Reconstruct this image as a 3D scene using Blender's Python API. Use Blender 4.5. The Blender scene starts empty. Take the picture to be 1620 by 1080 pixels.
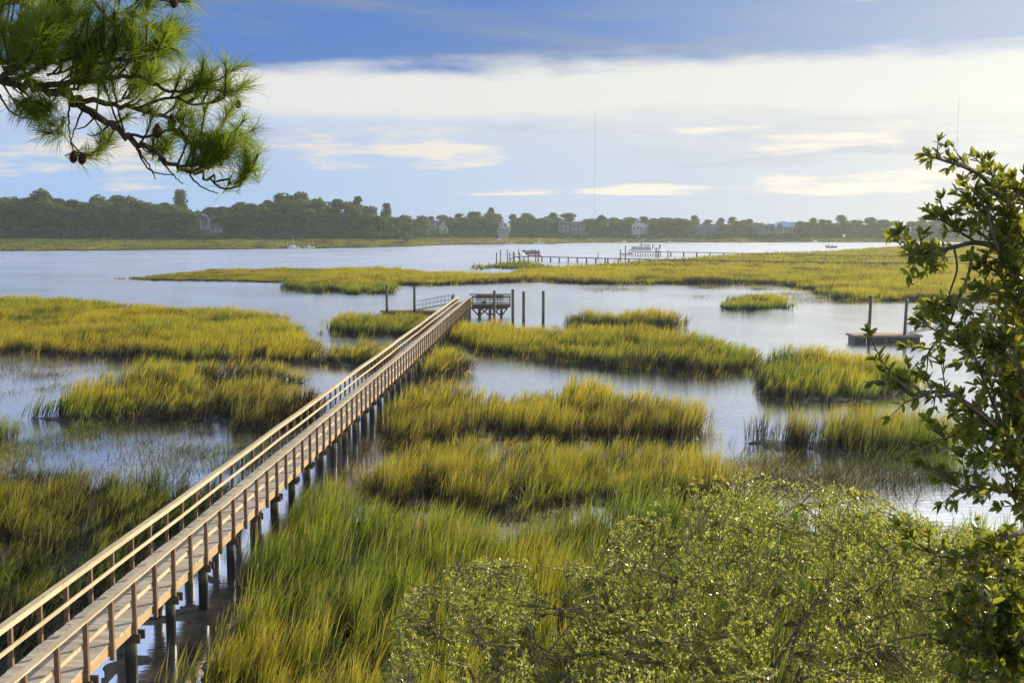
import bpy, math, random
import numpy as np
from mathutils import Vector, Matrix

scene = bpy.context.scene
R = math.radians
rng = np.random.default_rng(7)
random.seed(7)

# ---------------------------------------------------------------- camera
FPX = 1950.0            # focal length in pixels of the 1620 px wide photograph
CAM_H = 10.0
HORIZON = 361.0
PITCH = math.atan((540 - HORIZON) / FPX)
cam_data = bpy.data.cameras.new("camera")
cam_data.sensor_width = 36.0
cam_data.lens = 36.0 * FPX / 1620.0
cam_data.clip_start = 0.1
cam_data.clip_end = 6000.0
cam = bpy.data.objects.new("camera", cam_data)
scene.collection.objects.link(cam)
cam.location = (0, 0, CAM_H)
cam.rotation_euler = (math.pi / 2 - PITCH, 0, 0)
scene.camera = cam
cam_data.dof.use_dof = False

# ---------------------------------------------------------------- light
SUN_AZ = R(52)          # from the view direction (+Y) towards +X
SUN_EL = R(19.5)
scene.view_settings.view_transform = 'Standard'
scene.view_settings.look = 'None'
scene.view_settings.exposure = 0.35
scene.view_settings.gamma = 1.0
scene.view_settings.use_curve_mapping = False
scene.cycles.use_denoising = True
scene.cycles.max_bounces = 7
scene.cycles.diffuse_bounces = 3
scene.cycles.glossy_bounces = 3
scene.cycles.transmission_bounces = 4
scene.cycles.volume_bounces = 1
scene.cycles.transparent_max_bounces = 6
scene.cycles.use_adaptive_sampling = True
scene.cycles.adaptive_threshold = 0.02

sun_data = bpy.data.lights.new("sun", 'SUN')
sun_data.energy = 5.0
sun_data.angle = R(0.5)
sun_data.color = (1.0, 0.88, 0.68)
sun = bpy.data.objects.new("sun", sun_data)
scene.collection.objects.link(sun)
sd = Vector((math.sin(SUN_AZ) * math.cos(SUN_EL), math.cos(SUN_AZ) * math.cos(SUN_EL), math.sin(SUN_EL)))
sun.rotation_euler = sd.to_track_quat('Z', 'Y').to_euler()
sun.location = (60, 40, 40)

# ---------------------------------------------------------------- world
world = bpy.data.worlds.new("World")
scene.world = world
world.use_nodes = True


class NT:
    """small helper to write node trees"""
    def __init__(self, nt):
        self.nt = nt
        nt.nodes.clear()

    def n(self, typ, **kw):
        nd = self.nt.nodes.new(typ)
        for k, v in kw.items():
            setattr(nd, k, v)
        return nd

    def put(self, sock, v):
        if isinstance(v, bpy.types.NodeSocket):
            self.nt.links.new(v, sock)
        elif v is not None:
            try:
                sock.default_value = v
            except Exception:
                sock.default_value = (v[0], v[1], v[2], 1.0) if len(v) == 3 else v

    def m(self, op, a, b=None, c=None, clamp=False):
        nd = self.n('ShaderNodeMath', operation=op, use_clamp=clamp)
        self.put(nd.inputs[0], a)
        if b is not None: self.put(nd.inputs[1], b)
        if c is not None: self.put(nd.inputs[2], c)
        return nd.outputs[0]

    def ss(self, v, lo, hi, a=0.0, b=1.0):
        nd = self.n('ShaderNodeMapRange', interpolation_type='SMOOTHSTEP')
        self.put(nd.inputs['Value'], v)
        self.put(nd.inputs['From Min'], lo); self.put(nd.inputs['From Max'], hi)
        self.put(nd.inputs['To Min'], a); self.put(nd.inputs['To Max'], b)
        return nd.outputs[0]

    def lin(self, v, lo, hi, a=0.0, b=1.0):
        nd = self.n('ShaderNodeMapRange')
        self.put(nd.inputs['Value'], v)
        self.put(nd.inputs['From Min'], lo); self.put(nd.inputs['From Max'], hi)
        self.put(nd.inputs['To Min'], a); self.put(nd.inputs['To Max'], b)
        return nd.outputs[0]

    def mix(self, f, a, b, blend='MIX'):
        nd = self.n('ShaderNodeMix', data_type='RGBA', blend_type=blend)
        self.put(nd.inputs[0], f)
        for s, v in ((nd.inputs[6], a), (nd.inputs[7], b)):
            self.put(s, v if isinstance(v, bpy.types.NodeSocket) else (v[0], v[1], v[2], 1.0))
        return nd.outputs[2]

    def comb(self, x, y, z):
        nd = self.n('ShaderNodeCombineXYZ')
        for s, v in zip(nd.inputs, (x, y, z)): self.put(s, v)
        return nd.outputs[0]

    def noise(self, vec, scale, detail=4, rough=0.55, dist=0.0, col=False):
        nd = self.n('ShaderNodeTexNoise')
        if vec is not None: self.put(nd.inputs['Vector'], vec)
        nd.inputs['Scale'].default_value = scale
        nd.inputs['Detail'].default_value = detail
        nd.inputs['Roughness'].default_value = rough
        nd.inputs['Distortion'].default_value = dist
        return nd.outputs['Color' if col else 'Fac']

    def attr(self, name, typ='GEOMETRY', out='Fac'):
        nd = self.n('ShaderNodeAttribute', attribute_type=typ, attribute_name=name)
        return nd.outputs[out]


def build_world():
    t = NT(world.node_tree)
    tc = t.n('ShaderNodeTexCoord').outputs['Generated']
    sep = t.n('ShaderNodeSeparateXYZ'); t.put(sep.inputs[0], tc)
    x, y, z = sep.outputs
    az = t.m('ARCTAN2', x, y)
    el = t.m('ARCSINE', z)
    # cloud fields, stretched sideways as flat cloud layers are when seen near the horizon
    nA = t.noise(t.comb(az, t.m('MULTIPLY', el, 7.0), 0.3), 2.3, 6, 0.55, 0.4)
    nB = t.noise(t.comb(az, t.m('MULTIPLY', el, 4.2), 4.1), 11.0, 8, 0.58, 0.15)
    nC = t.noise(t.comb(t.m('ADD', az, t.m('MULTIPLY', el, 2.0)), t.m('MULTIPLY', el, 9.0), 9.1), 2.6, 8, 0.60, 0.3)
    nD = t.noise(t.comb(az, t.m('MULTIPLY', el, 14.0), 2.2), 7.0, 7, 0.6, 0.1)

    def patch(ca, wa, ce, we):
        """soft window round an azimuth and an elevation"""
        return t.m('MULTIPLY', t.ss(t.m('ABSOLUTE', t.m('SUBTRACT', az, ca)), wa, wa * 0.35), t.ss(t.m('ABSOLUTE', t.m('SUBTRACT', el, ce)), we, we * 0.3))
    # low sky: blue at the left, pale grey lavender towards the sun
    low = t.mix(t.ss(az, -0.40, 0.36), (0.36, 0.55, 0.87), (0.62, 0.66, 0.74))
    low = t.mix(t.ss(el, 0.045, 0.10), low, t.mix(t.ss(az, -0.42, 0.3), (0.50, 0.62, 0.86), (0.67, 0.67, 0.70)))
    low = t.mix(t.ss(az, 0.15, 0.50, 0, 0.75), low, (0.82, 0.79, 0.74))
    # grey shadow streaks
    low = t.mix(t.m('MULTIPLY', t.ss(nD, 0.47, 0.66), t.ss(el, 0.02, 0.06, 0, 0.8)), low, t.mix(t.ss(az, -0.4, 0.3), (0.40, 0.50, 0.78), (0.52, 0.54, 0.64)))
    # cream cumulus low over the trees
    w = t.m('MAXIMUM', patch(-0.08, 0.13, 0.058, 0.022), patch(-0.30, 0.16, 0.050, 0.030))
    w = t.m('MAXIMUM', w, patch(0.08, 0.17, 0.0305, 0.0075))
    w = t.m('MAXIMUM', w, patch(0.28, 0.15, 0.036, 0.015))
    w = t.m('MAXIMUM', w, t.m('MULTIPLY', patch(0.04, 0.5, 0.072, 0.024), 0.55))
    st = t.ss(t.m('ADD', t.m('ADD', t.m('MULTIPLY', nB, 0.6), t.m('MULTIPLY', nD, 0.55)), t.m('MULTIPLY', w, 0.17)), 0.660, 0.80)
    low = t.mix(t.m('MULTIPLY', st, t.ss(w, 0.0, 0.25)), low, t.mix(t.ss(az, -0.2, 0.2), (0.80, 0.75, 0.70), (0.96, 0.88, 0.76)))
    # bright white layer
    e1 = t.m('ADD', el, t.m('MULTIPLY', t.m('SUBTRACT', nA, 0.5), 0.03))
    e1 = t.m('ADD', e1, t.m('MULTIPLY', t.m('SUBTRACT', nB, 0.5), 0.02))
    white = t.ss(e1, 0.085, 0.100)
    c = t.mix(white, low, (0.79, 0.785, 0.775))
    # blue-grey underside of the big upper cloud
    e2 = t.m('ADD', t.m('SUBTRACT', el, t.m('MULTIPLY', az, 0.016)), t.m('MULTIPLY', t.m('SUBTRACT', nB, 0.5), 0.026))
    e2 = t.m('ADD', e2, t.m('MULTIPLY', t.m('SUBTRACT', nA, 0.5), 0.03))
    up = t.ss(e2, 0.121, 0.136)
    upcol = t.mix(t.ss(nC, 0.38, 0.60), (0.05, 0.18, 0.55), (0.19, 0.26, 0.41))
    upcol = t.mix(t.ss(az, -0.05, 0.38, 0, 0.72), upcol, (0.36, 0.47, 0.70))
    upcol = t.mix(t.m('MULTIPLY', t.ss(nD, 0.56, 0.70), t.m('MULTIPLY', t.ss(e2, 0.160, 0.175), t.ss(az, 0.10, 0.3))), upcol, (0.80, 0.82, 0.82))
    c = t.mix(up, c, upcol)
    # above the frame: broken cloud, blue gaps at the left, white at the right
    hi = t.mix(t.ss(nC, 0.42, 0.62), t.mix(t.ss(az, -0.4, 0.30), (0.30, 0.46, 0.95), (0.95, 1.02, 1.15)),
               t.mix(t.ss(az, -0.4, 0.30), (0.62, 0.74, 1.05), (1.75, 1.70, 1.60)))
    c = t.mix(t.ss(el, 0.19, 0.25), c, hi)
    # brighter veil round the sun
    dot = t.n('ShaderNodeVectorMath', operation='DOT_PRODUCT')
    t.put(dot.inputs[0], tc); dot.inputs[1].default_value = sd
    glow = t.m('POWER', t.m('MAXIMUM', dot.outputs['Value'], 0.0), 14.0)
    c = t.mix(t.m('MULTIPLY', glow, 0.8, clamp=True), c, (1.25, 1.1, 0.92))
    bg_c = t.n('ShaderNodeBackground'); t.put(bg_c.inputs[0], c); bg_c.inputs[1].default_value = 0.80
    sky = t.n('ShaderNodeTexSky', sky_type='NISHITA', sun_disc=False)
    sky.sun_elevation = SUN_EL; sky.sun_rotation = SUN_AZ
    sky.air_density = 1.0; sky.dust_density = 1.5
    bg_s = t.n('ShaderNodeBackground'); t.put(bg_s.inputs[0], sky.outputs[0]); bg_s.inputs[1].default_value = 0.09
    ms = t.n('ShaderNodeMixShader')
    t.put(ms.inputs[0], t.m('MULTIPLY', t.ss(el, 0.75, 0.3), t.ss(el, -0.08, -0.02)))
    t.put(ms.inputs[1], bg_s.outputs[0]); t.put(ms.inputs[2], bg_c.outputs[0])
    out = t.n('ShaderNodeOutputWorld'); t.put(out.inputs[0], ms.outputs[0])


build_world()

# ---------------------------------------------------------------- helpers
F_AX = Vector((0, math.cos(PITCH), -math.sin(PITCH)))
U_AX = Vector((0, math.sin(PITCH), math.cos(PITCH)))


def ray(px, py):
    return Vector((1, 0, 0)) * ((px - 810) / FPX) + U_AX * ((540 - py) / FPX) + F_AX


def G(px, py, z=0.0):
    """point of the horizontal plane z that the photograph shows at px, py"""
    d = ray(px, py)
    k = (z - CAM_H) / d.z
    return Vector((d.x * k, d.y * k, z))


def P(px, py, Y):
    """point at distance Y in front of the camera"""
    d = ray(px, py)
    k = Y / d.y
    return Vector((d.x * k, Y, CAM_H + d.z * k))


def link(o):
    scene.collection.objects.link(o)
    return o


ROOT = {}


def tag(o, label=None, cat=None, group=None, kind=None):
    if label: o['label'] = label
    if cat: o['category'] = cat
    if group: o['group'] = group
    if kind: o['kind'] = kind
    return o


def thing(name, label, cat, loc=(0, 0, 0), group=None):
    o = link(bpy.data.objects.new(name, None))
    o.empty_display_size = 0.2
    o.location = loc
    ROOT[o.name] = Vector(loc)
    return tag(o, label, cat, group)


def finish(name, me, mat, parent, kind=None):
    for mt in (mat if isinstance(mat, (list, tuple)) else [mat]):
        me.materials.append(mt)
    o = link(bpy.data.objects.new(name, me))
    if parent is not None:
        o.parent = parent
        off = ROOT.get(parent.name, Vector((0, 0, 0)))
        ROOT[o.name] = off
        if off.length > 0:
            me.transform(Matrix.Translation(-off))
    if kind: o['kind'] = kind
    return o


class MB:
    def __init__(self):
        self.v = []; self.f = []; self.r = []; self.mi = []; self.cur = 0

    def _add(self, vs, fs, rnd=None):
        b = len(self.v)
        rr = random.random() if rnd is None else rnd
        self.v += [tuple(p) for p in vs]
        self.r += [rr] * len(vs)
        for f in fs:
            self.f.append(tuple(i + b for i in f)); self.mi.append(self.cur)

    def bar(self, a, b, w, h, up=(0, 0, 1), rnd=None):
        """box from a to b, w wide, h high (b-a is the axis)"""
        a = Vector(a); b = Vector(b)
        d = (b - a).normalized()
        u = Vector(up)
        s = d.cross(u)
        if s.length < 1e-4: s = d.cross(Vector((1, 0, 0)))
        s.normalize(); u = s.cross(d).normalized()
        vs = []
        for p in (a, b):
            for sx, sz in ((-1, -1), (1, -1), (1, 1), (-1, 1)):
                vs.append(p + s * (sx * w / 2) + u * (sz * h / 2))
        self._add(vs, [(3, 2, 1, 0), (4, 5, 6, 7), (0, 1, 5, 4), (1, 2, 6, 5), (2, 3, 7, 6), (3, 0, 4, 7)], rnd)
        return self

    def box(self, x0, y0, z0, x1, y1, z1, rnd=None):
        vs = [(x0, y0, z0), (x1, y0, z0), (x1, y1, z0), (x0, y1, z0), (x0, y0, z1), (x1, y0, z1), (x1, y1, z1), (x0, y1, z1)]
        self._add(vs, [(3, 2, 1, 0), (4, 5, 6, 7), (0, 1, 5, 4), (1, 2, 6, 5), (2, 3, 7, 6), (3, 0, 4, 7)], rnd)
        return self

    def tube(self, pts, rads, n=7, cap=True, rnd=None):
        pts = [Vector(p) for p in pts]
        if not isinstance(rads, (list, tuple)): rads = [rads] * len(pts)
        vs = []; fs = []
        prev = None
        for i, p in enumerate(pts):
            d = (pts[min(i + 1, len(pts) - 1)] - pts[max(i - 1, 0)])
            if d.length < 1e-9: d = Vector((0, 0, 1))
            d.normalize()
            if prev is None:
                s = d.cross(Vector((0.13, 0.21, 1)))
                if s.length < 0.1: s = d.cross(Vector((1, 0.1, 0)))
            else:
                s = prev - d * prev.dot(d)
            s.normalize(); prev = s
            u = d.cross(s)
            for k in range(n):
                a = 2 * math.pi * k / n
                vs.append(p + (s * math.cos(a) + u * math.sin(a)) * rads[i])
        for i in range(len(pts) - 1):
            for k in range(n):
                k2 = (k + 1) % n
                fs.append((i * n + k, i * n + k2, (i + 1) * n + k2, (i + 1) * n + k))
        if cap:
            fs.append(tuple(reversed(range(n))))
            fs.append(tuple((len(pts) - 1) * n + k for k in range(n)))
        self._add(vs, fs, rnd)
        return self

    def poly(self, vs, fs, rnd=None):
        self._add(vs, fs, rnd)
        return self

    def build(self, name, mat, parent=None, kind=None, smooth=False):
        me = bpy.data.meshes.new(name)
        me.from_pydata(self.v, [], self.f)
        at = me.attributes.new('rnd', 'FLOAT', 'POINT')
        at.data.foreach_set('value', self.r)
        if isinstance(mat, (list, tuple)):
            me.polygons.foreach_set('material_index', self.mi)
        if smooth: me.shade_smooth()
        me.update()
        return finish(name, me, mat, parent, kind)


def np_mesh(name, V, F, attrs=None, smooth=False):
    """V (n,3); F (m,k) all faces of k corners"""
    me = bpy.data.meshes.new(name)
    V = np.asarray(V, dtype=np.float32); F = np.asarray(F, dtype=np.int32)
    me.vertices.add(len(V)); me.vertices.foreach_set('co', V.ravel())
    k = F.shape[1]
    me.loops.add(F.size); me.loops.foreach_set('vertex_index', F.ravel())
    me.polygons.add(len(F))
    me.polygons.foreach_set('loop_start', np.arange(0, F.size, k, dtype=np.int32))
    me.polygons.foreach_set('loop_total', np.full(len(F), k, dtype=np.int32))
    for an, av in (attrs or {}).items():
        a = me.attributes.new(an, 'FLOAT', 'POINT')
        a.data.foreach_set('value', np.asarray(av, dtype=np.float32))
    me.update(calc_edges=True)
    me.validate()
    if smooth: me.shade_smooth()
    return me


# ---------------------------------------------------------------- materials
def newmat(name):
    m = bpy.data.materials.new(name)
    m.use_nodes = True
    return m, NT(m.node_tree)


def out(t, sh):
    o = t.n('ShaderNodeOutputMaterial'); t.put(o.inputs[0], sh)


def pbr(t, col, rough=0.6, spec=0.5, metal=0.0, normal=None):
    b = t.n('ShaderNodeBsdfPrincipled')
    t.put(b.inputs['Base Color'], col if isinstance(col, bpy.types.NodeSocket) else (col[0], col[1], col[2], 1))
    t.put(b.inputs['Roughness'], rough)
    b.inputs['Specular IOR Level'].default_value = spec
    t.put(b.inputs['Metallic'], metal)
    if normal is not None: t.put(b.inputs['Normal'], normal)
    return b.outputs[0]


def bump(t, h, strength=0.3, dist=0.01):
    b = t.n('ShaderNodeBump'); b.inputs['Strength'].default_value = strength
    b.inputs['Distance'].default_value = dist
    t.put(b.inputs['Height'], h)
    return b.outputs[0]


def simple_mat(name, col, rough=0.6, spec=0.5, metal=0.0, var=0.25, scale=6.0):
    m, t = newmat(name)
    tc = t.n('ShaderNodeTexCoord').outputs['Object']
    n = t.noise(tc, scale, 4)
    c = t.mix(t.ss(n, 0.3, 0.75), tuple(k * (1 - var) for k in col), tuple(min(1, k * (1 + var)) for k in col))
    out(t, pbr(t, c, rough, spec, metal))
    return m


def wood_mat(name, c_dark, c_light, along=(1, 0.08, 1), scale=14, rough=0.75, rndamt=0.35, bump_s=0.25):
    m, t = newmat(name)
    tc = t.n('ShaderNodeTexCoord').outputs['Object']
    mp = t.n('ShaderNodeMapping'); t.put(mp.inputs[0], tc); mp.inputs['Scale'].default_value = along
    n = t.noise(mp.outputs[0], scale, 6, 0.65)
    blot = t.noise(tc, 1.7, 4)
    r = t.attr('rnd')
    f = t.m('ADD', t.m('MULTIPLY', t.ss(n, 0.25, 0.75), 0.55), t.m('MULTIPLY', r, rndamt))
    f = t.m('ADD', f, t.m('MULTIPLY', t.m('SUBTRACT', blot, 0.5), 0.5), clamp=True)
    c = t.mix(f, c_dark, c_light)
    sp = t.ss(t.noise(tc, 7.0, 3), 0.62, 0.74)
    c = t.mix(t.m('MULTIPLY', sp, 0.5), c, tuple(k * 0.35 for k in c_dark))
    out(t, pbr(t, c, rough, 0.3, 0, bump(t, n, bump_s, 0.004)))
    return m


M = {}
M['rail'] = wood_mat('rail_wood', (0.46, 0.36, 0.21), (0.74, 0.63, 0.43), (6, 0.35, 6), 4)
M['post'] = wood_mat('post_wood', (0.13, 0.080, 0.045), (0.27, 0.185, 0.11), (6, 6, 0.5), 4)
M['plank'] = wood_mat('deck_wood', (0.33, 0.285, 0.23), (0.62, 0.55, 0.45), (0.5, 6, 6), 5, 0.8, 0.6)
M['rim'] = wood_mat('rim_wood', (0.42, 0.28, 0.14), (0.62, 0.45, 0.25), (6, 0.35, 6), 4)
M['dark_wood'] = wood_mat('dark_wood', (0.05, 0.04, 0.035), (0.13, 0.10, 0.08), (6, 6, 0.5), 4)
M['grey_wood'] = wood_mat('grey_wood', (0.16, 0.14, 0.13), (0.36, 0.33, 0.30), (3, 3, 3), 4)


def piling_mat():
    m, t = newmat('piling_wood')
    geo = t.n('ShaderNodeNewGeometry').outputs['Position']
    sep = t.n('ShaderNodeSeparateXYZ'); t.put(sep.inputs[0], geo)
    mp = t.n('ShaderNodeMapping'); t.put(mp.inputs[0], geo); mp.inputs['Scale'].default_value = (8, 8, 0.7)
    n = t.noise(mp.outputs[0], 3, 5, 0.6)
    h = t.m('ADD', sep.outputs[2], t.m('MULTIPLY', t.m('SUBTRACT', n, 0.5), 0.5))
    wet = t.ss(h, 1.0, 0.65)            # tide line: wet and mussel-dark below
    c = t.mix(t.ss(n, 0.3, 0.7), (0.065, 0.07, 0.055), (0.17, 0.165, 0.13))
    c = t.mix(wet, c, (0.016, 0.015, 0.012))
    out(t, pbr(t, c, t.lin(wet, 0, 1, 0.85, 0.45), 0.4, 0, bump(t, n, 0.4, 0.01)))
    return m


M['piling'] = piling_mat()
M['metal'] = simple_mat('aluminium', (0.55, 0.56, 0.58), 0.35, 0.5, 0.85, 0.1)
M['white'] = simple_mat('white_gelcoat', (0.78, 0.78, 0.77), 0.3, 0.5, 0, 0.06)
M['white_trim'] = simple_mat('white_trim_paint', (0.50, 0.52, 0.55), 0.6, 0.4, 0, 0.06)
M['black'] = simple_mat('black_plastic', (0.02, 0.02, 0.022), 0.4)
M['red'] = simple_mat('red_cover', (0.55, 0.04, 0.03), 0.6)
M['orange'] = simple_mat('orange_plastic', (0.75, 0.18, 0.03), 0.5)
M['bluegrey'] = simple_mat('blue_grey_paint', (0.16, 0.2, 0.28), 0.5)
M['green_box'] = simple_mat('green_plastic', (0.03, 0.18, 0.11), 0.5)


def water_mat():
    m, t = newmat('creek_water')
    geo = t.n('ShaderNodeNewGeometry').outputs['Position']
    mp = t.n('ShaderNodeMapping'); t.put(mp.inputs[0], geo); mp.inputs['Scale'].default_value = (0.55, 1.5, 1)
    n1 = t.noise(mp.outputs[0], 1.6, 3, 0.6, 0.6)
    n2 = t.noise(mp.outputs[0], 6.5, 3, 0.55)
    n3 = t.noise(geo, 0.035, 3, 0.5, 0.6)          # wind lanes and calm slicks
    sep = t.n('ShaderNodeSeparateXYZ'); t.put(sep.inputs[0], geo)
    openw = t.ss(sep.outputs[1], 85, 150)             # creek pools lie calm, open river is ruffled
    amp = t.m('MULTIPLY', t.lin(openw, 0, 1, 0.22, 1.0), t.ss(n3, 0.36, 0.58, 0.4, 1.0))
    h = t.m('MULTIPLY', t.m('ADD', t.m('MULTIPLY', n1, 0.65), t.m('MULTIPLY', n2, 0.25)), amp)
    nrm = bump(t, h, 1.0, 0.075)
    b = t.n('ShaderNodeBsdfPrincipled')
    b.inputs['Base Color'].default_value = (0.17, 0.18, 0.17, 1)
    b.inputs['Roughness'].default_value = 0.04
    b.inputs['IOR'].default_value = 1.33
    t.put(b.inputs['Normal'], nrm)
    # very grazing water mirrors almost everything
    gl = t.n('ShaderNodeBsdfGlossy'); t.put(gl.inputs['Roughness'], t.m('ADD', t.lin(sep.outputs[1], 90, 420, 0.08, 0.27), t.ss(n3, 0.36, 0.6, 0.0, 0.05)))
    gl.inputs['Color'].default_value = (0.97, 0.97, 0.97, 1)
    t.put(gl.inputs['Normal'], nrm)
    lw = t.n('ShaderNodeFresnel'); lw.inputs['IOR'].default_value = 1.45
    mx = t.n('ShaderNodeMixShader')
    t.put(mx.inputs[0], t.m('MAXIMUM', t.m('MULTIPLY', lw.outputs[0], 0.95), t.lin(openw, 0, 1, 0.82, 0.92))); t.put(mx.inputs[1], b.outputs[0]); t.put(mx.inputs[2], gl.outputs[0])
    out(t, mx.outputs[0])
    return m


def mud_mat():
    m, t = newmat('tidal_mud')
    geo = t.n('ShaderNodeNewGeometry').outputs['Position']
    n = t.noise(geo, 2.2, 8, 0.65)
    n2 = t.noise(geo, 11, 4, 0.6)
    n3 = t.noise(geo, 0.4, 3, 0.6)
    sep = t.n('ShaderNodeSeparateXYZ'); t.put(sep.inputs[0], geo)
    land = t.ss(sep.outputs[2], 0.8, 2.0)
    c = t.mix(t.ss(n, 0.3, 0.7), (0.018, 0.015, 0.010), (0.055, 0.044, 0.030))
    c = t.mix(t.m('MULTIPLY', t.ss(n3, 0.45, 0.6), 0.6), c, (0.035, 0.038, 0.018))
    c = t.mix(land, c, t.mix(t.ss(n3, 0.3, 0.7), (0.05, 0.06, 0.02), (0.13, 0.12, 0.05)))
    h = t.m('ADD', t.m('MULTIPLY', n, 0.7), t.m('MULTIPLY', n2, 0.3))
    rough = t.lin(land, 0, 1, t.ss(n, 0.40, 0.62, 0.16, 0.55), 0.95)
    out(t, pbr(t, c, rough, 0.5, 0, bump(t, h, 1.0, 0.09)))
    return m


M['water'] = water_mat()
M['mud'] = mud_mat()


def grass_mat():
    m, t = newmat('cordgrass')
    h = t.attr('t')
    hue = t.attr('hue', 'INSTANCER')
    rnd = t.attr('rnd')
    rr = t.n('ShaderNodeRampColor') if False else None
    mud = (0.030, 0.026, 0.016)                      # stem feet: muddy tone that also paints in the shade between blades
    green = t.mix(rnd, (0.045, 0.120, 0.010), (0.270, 0.420, 0.024))
    gold = t.mix(rnd, (0.330, 0.350, 0.022), (0.860, 0.560, 0.050))
    hh = t.m('ADD', t.m('MULTIPLY', h, 0.95), t.m('SUBTRACT', hue, 0.66))
    tip = t.mix(t.ss(hh, 0.15, 0.80), green, gold)
    silt_shade = t.attr('silt_shade', 'INSTANCER')
    c = t.mix(t.ss(t.m('SUBTRACT', h, silt_shade), 0.0, 0.50), mud, tip)
    dead = t.ss(rnd, 0.885, 0.90)
    c = t.mix(t.m('MULTIPLY', dead, 0.75), c, (0.42, 0.33, 0.20))
    df = t.n('ShaderNodeBsdfDiffuse'); t.put(df.inputs[0], c)
    tr = t.n('ShaderNodeBsdfTranslucent'); t.put(tr.inputs[0], t.mix(t.ss(t.m('SUBTRACT', h, silt_shade), 0.1, 0.5, 0, 0.22), c, (0.75, 0.80, 0.03)))
    mx = t.n('ShaderNodeMixShader'); mx.inputs[0].default_value = 0.46
    t.put(mx.inputs[1], df.outputs[0]); t.put(mx.inputs[2], tr.outputs[0])
    gl = t.n('ShaderNodeBsdfGlossy'); gl.inputs['Roughness'].default_value = 0.42
    gl.inputs['Color'].default_value = (0.8, 0.8, 0.75, 1)
    m2 = t.n('ShaderNodeMixShader'); m2.inputs[0].default_value = 0.035
    t.put(m2.inputs[1], mx.outputs[0]); t.put(m2.inputs[2], gl.outputs[0])
    out(t, m2.outputs[0])
    return m


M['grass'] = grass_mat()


def leaf_mat(name, dark, light, trans, rough=0.3, spec=0.5, tfac=0.35):
    m, t = newmat(name)
    rnd = t.attr('rnd')
    c = t.mix(rnd, dark, light)
    c = t.mix(t.ss(rnd, 0.975, 0.985), c, (0.30, 0.10, 0.03))
    b = t.n('ShaderNodeBsdfPrincipled')
    t.put(b.inputs['Base Color'], c)
    b.inputs['Roughness'].default_value = rough
    b.inputs['Specular IOR Level'].default_value = spec
    tr = t.n('ShaderNodeBsdfTranslucent'); t.put(tr.inputs[0], t.mix(0.5, c, trans))
    mx = t.n('ShaderNodeMixShader'); mx.inputs[0].default_value = tfac
    t.put(mx.inputs[1], b.outputs[0]); t.put(mx.inputs[2], tr.outputs[0])
    out(t, mx.outputs[0])
    return m


M['oak_leaf'] = leaf_mat('glossy_oak_leaf', (0.030, 0.065, 0.020), (0.16, 0.21, 0.035), (0.70, 0.72, 0.06), 0.32, 0.6, 0.45)
M['bush_leaf'] = leaf_mat('small_glossy_leaf', (0.12, 0.18, 0.05), (0.50, 0.53, 0.12), (0.80, 0.78, 0.08), 0.26, 0.7, 0.5)
M['needle'] = leaf_mat('pine_needle', (0.06, 0.12, 0.018), (0.22, 0.30, 0.030), (0.50, 0.60, 0.03), 0.45, 0.4, 0.5)
M['far_leaf'] = leaf_mat('woodland_leaf', (0.012, 0.042, 0.008), (0.13, 0.20, 0.018), (0.30, 0.34, 0.02), 0.7, 0.2, 0.22)
M['bark'] = simple_mat('bark', (0.085, 0.062, 0.045), 0.9, 0.2, 0, 0.5, 18)
M['pale_bark'] = simple_mat('pale_bark', (0.20, 0.165, 0.125), 0.9, 0.2, 0, 0.4, 22)
M['cone'] = simple_mat('pine_cone', (0.06, 0.035, 0.02), 0.8, 0.2, 0, 0.4, 60)

# ---------------------------------------------------------------- marsh layout (traced from the photo, laid out on the ground)
GH = 1.4
# every region: near edge (at ground level), far edge (as seen over the grass tops), density, height, hue, object label
REG = []


def region(key, near, far, dens, hgt, hue, label, h=GH, ptype=0):
    pts = [G(x, y, 0.0) for x, y in near] + [G(x, y, h * 0.9) for x, y in far]
    poly = np.array([(p.x, p.y) for p in pts])
    REG.append(dict(key=key, poly=poly, dens=dens, hgt=hgt, hue=hue, label=label, ptype=ptype))


region('west_upper', [(-140, 553), (0, 557), (60, 561), (140, 567), (333, 571), (483, 573), (560, 582), (610, 578)],
       [(650, 535), (560, 537), (500, 541), (484, 522), (452, 492), (300, 482), (150, 470), (0, 463), (-140, 456)],
       1.0, 1.2, 0.62, 'wide golden marsh grass on the west bank between the boardwalk and the open river')
region('pier_bank', [(497, 527), (560, 532), (640, 533), (690, 530)], [(708, 508), (660, 492), (600, 490), (540, 492), (508, 508)],
       1.0, 1.25, 0.42, 'green marsh grass in front of the tan floating dock')
region('pier_tuft', [(645, 602), (700, 603), (733, 592)], [(745, 560), (722, 546), (690, 545), (655, 565)],
       1.1, 1.35, 0.40, 'small bright tuft of marsh grass touching the right side of the boardwalk')
region('east_upper', [(700, 546), (745, 558), (820, 567), (900, 577), (980, 585), (1080, 594), (1150, 592), (1215, 585)],
       [(1225, 560), (1190, 540), (1100, 526), (1040, 516), (900, 514), (860, 517), (740, 506), (715, 515)],
       1.0, 1.3, 0.66, 'long golden marsh grass bank running right from the boardwalk')
region('east_upper_back', [(862, 516), (960, 520), (1050, 520), (1082, 516)], [(1075, 500), (1040, 493), (920, 493), (880, 499)],
       1.6, 1.4, 0.45, 'dark low marsh grass strip behind the golden bank near the mooring pilings')
region('east_lump', [(1172, 640), (1215, 634), (1290, 641), (1370, 636), (1425, 622), (1450, 600)],
       [(1450, 575), (1390, 556), (1300, 550), (1230, 550), (1208, 572), (1212, 600)],
       1.0, 1.35, 0.60, 'golden marsh grass mound below the small floating dock')
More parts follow.
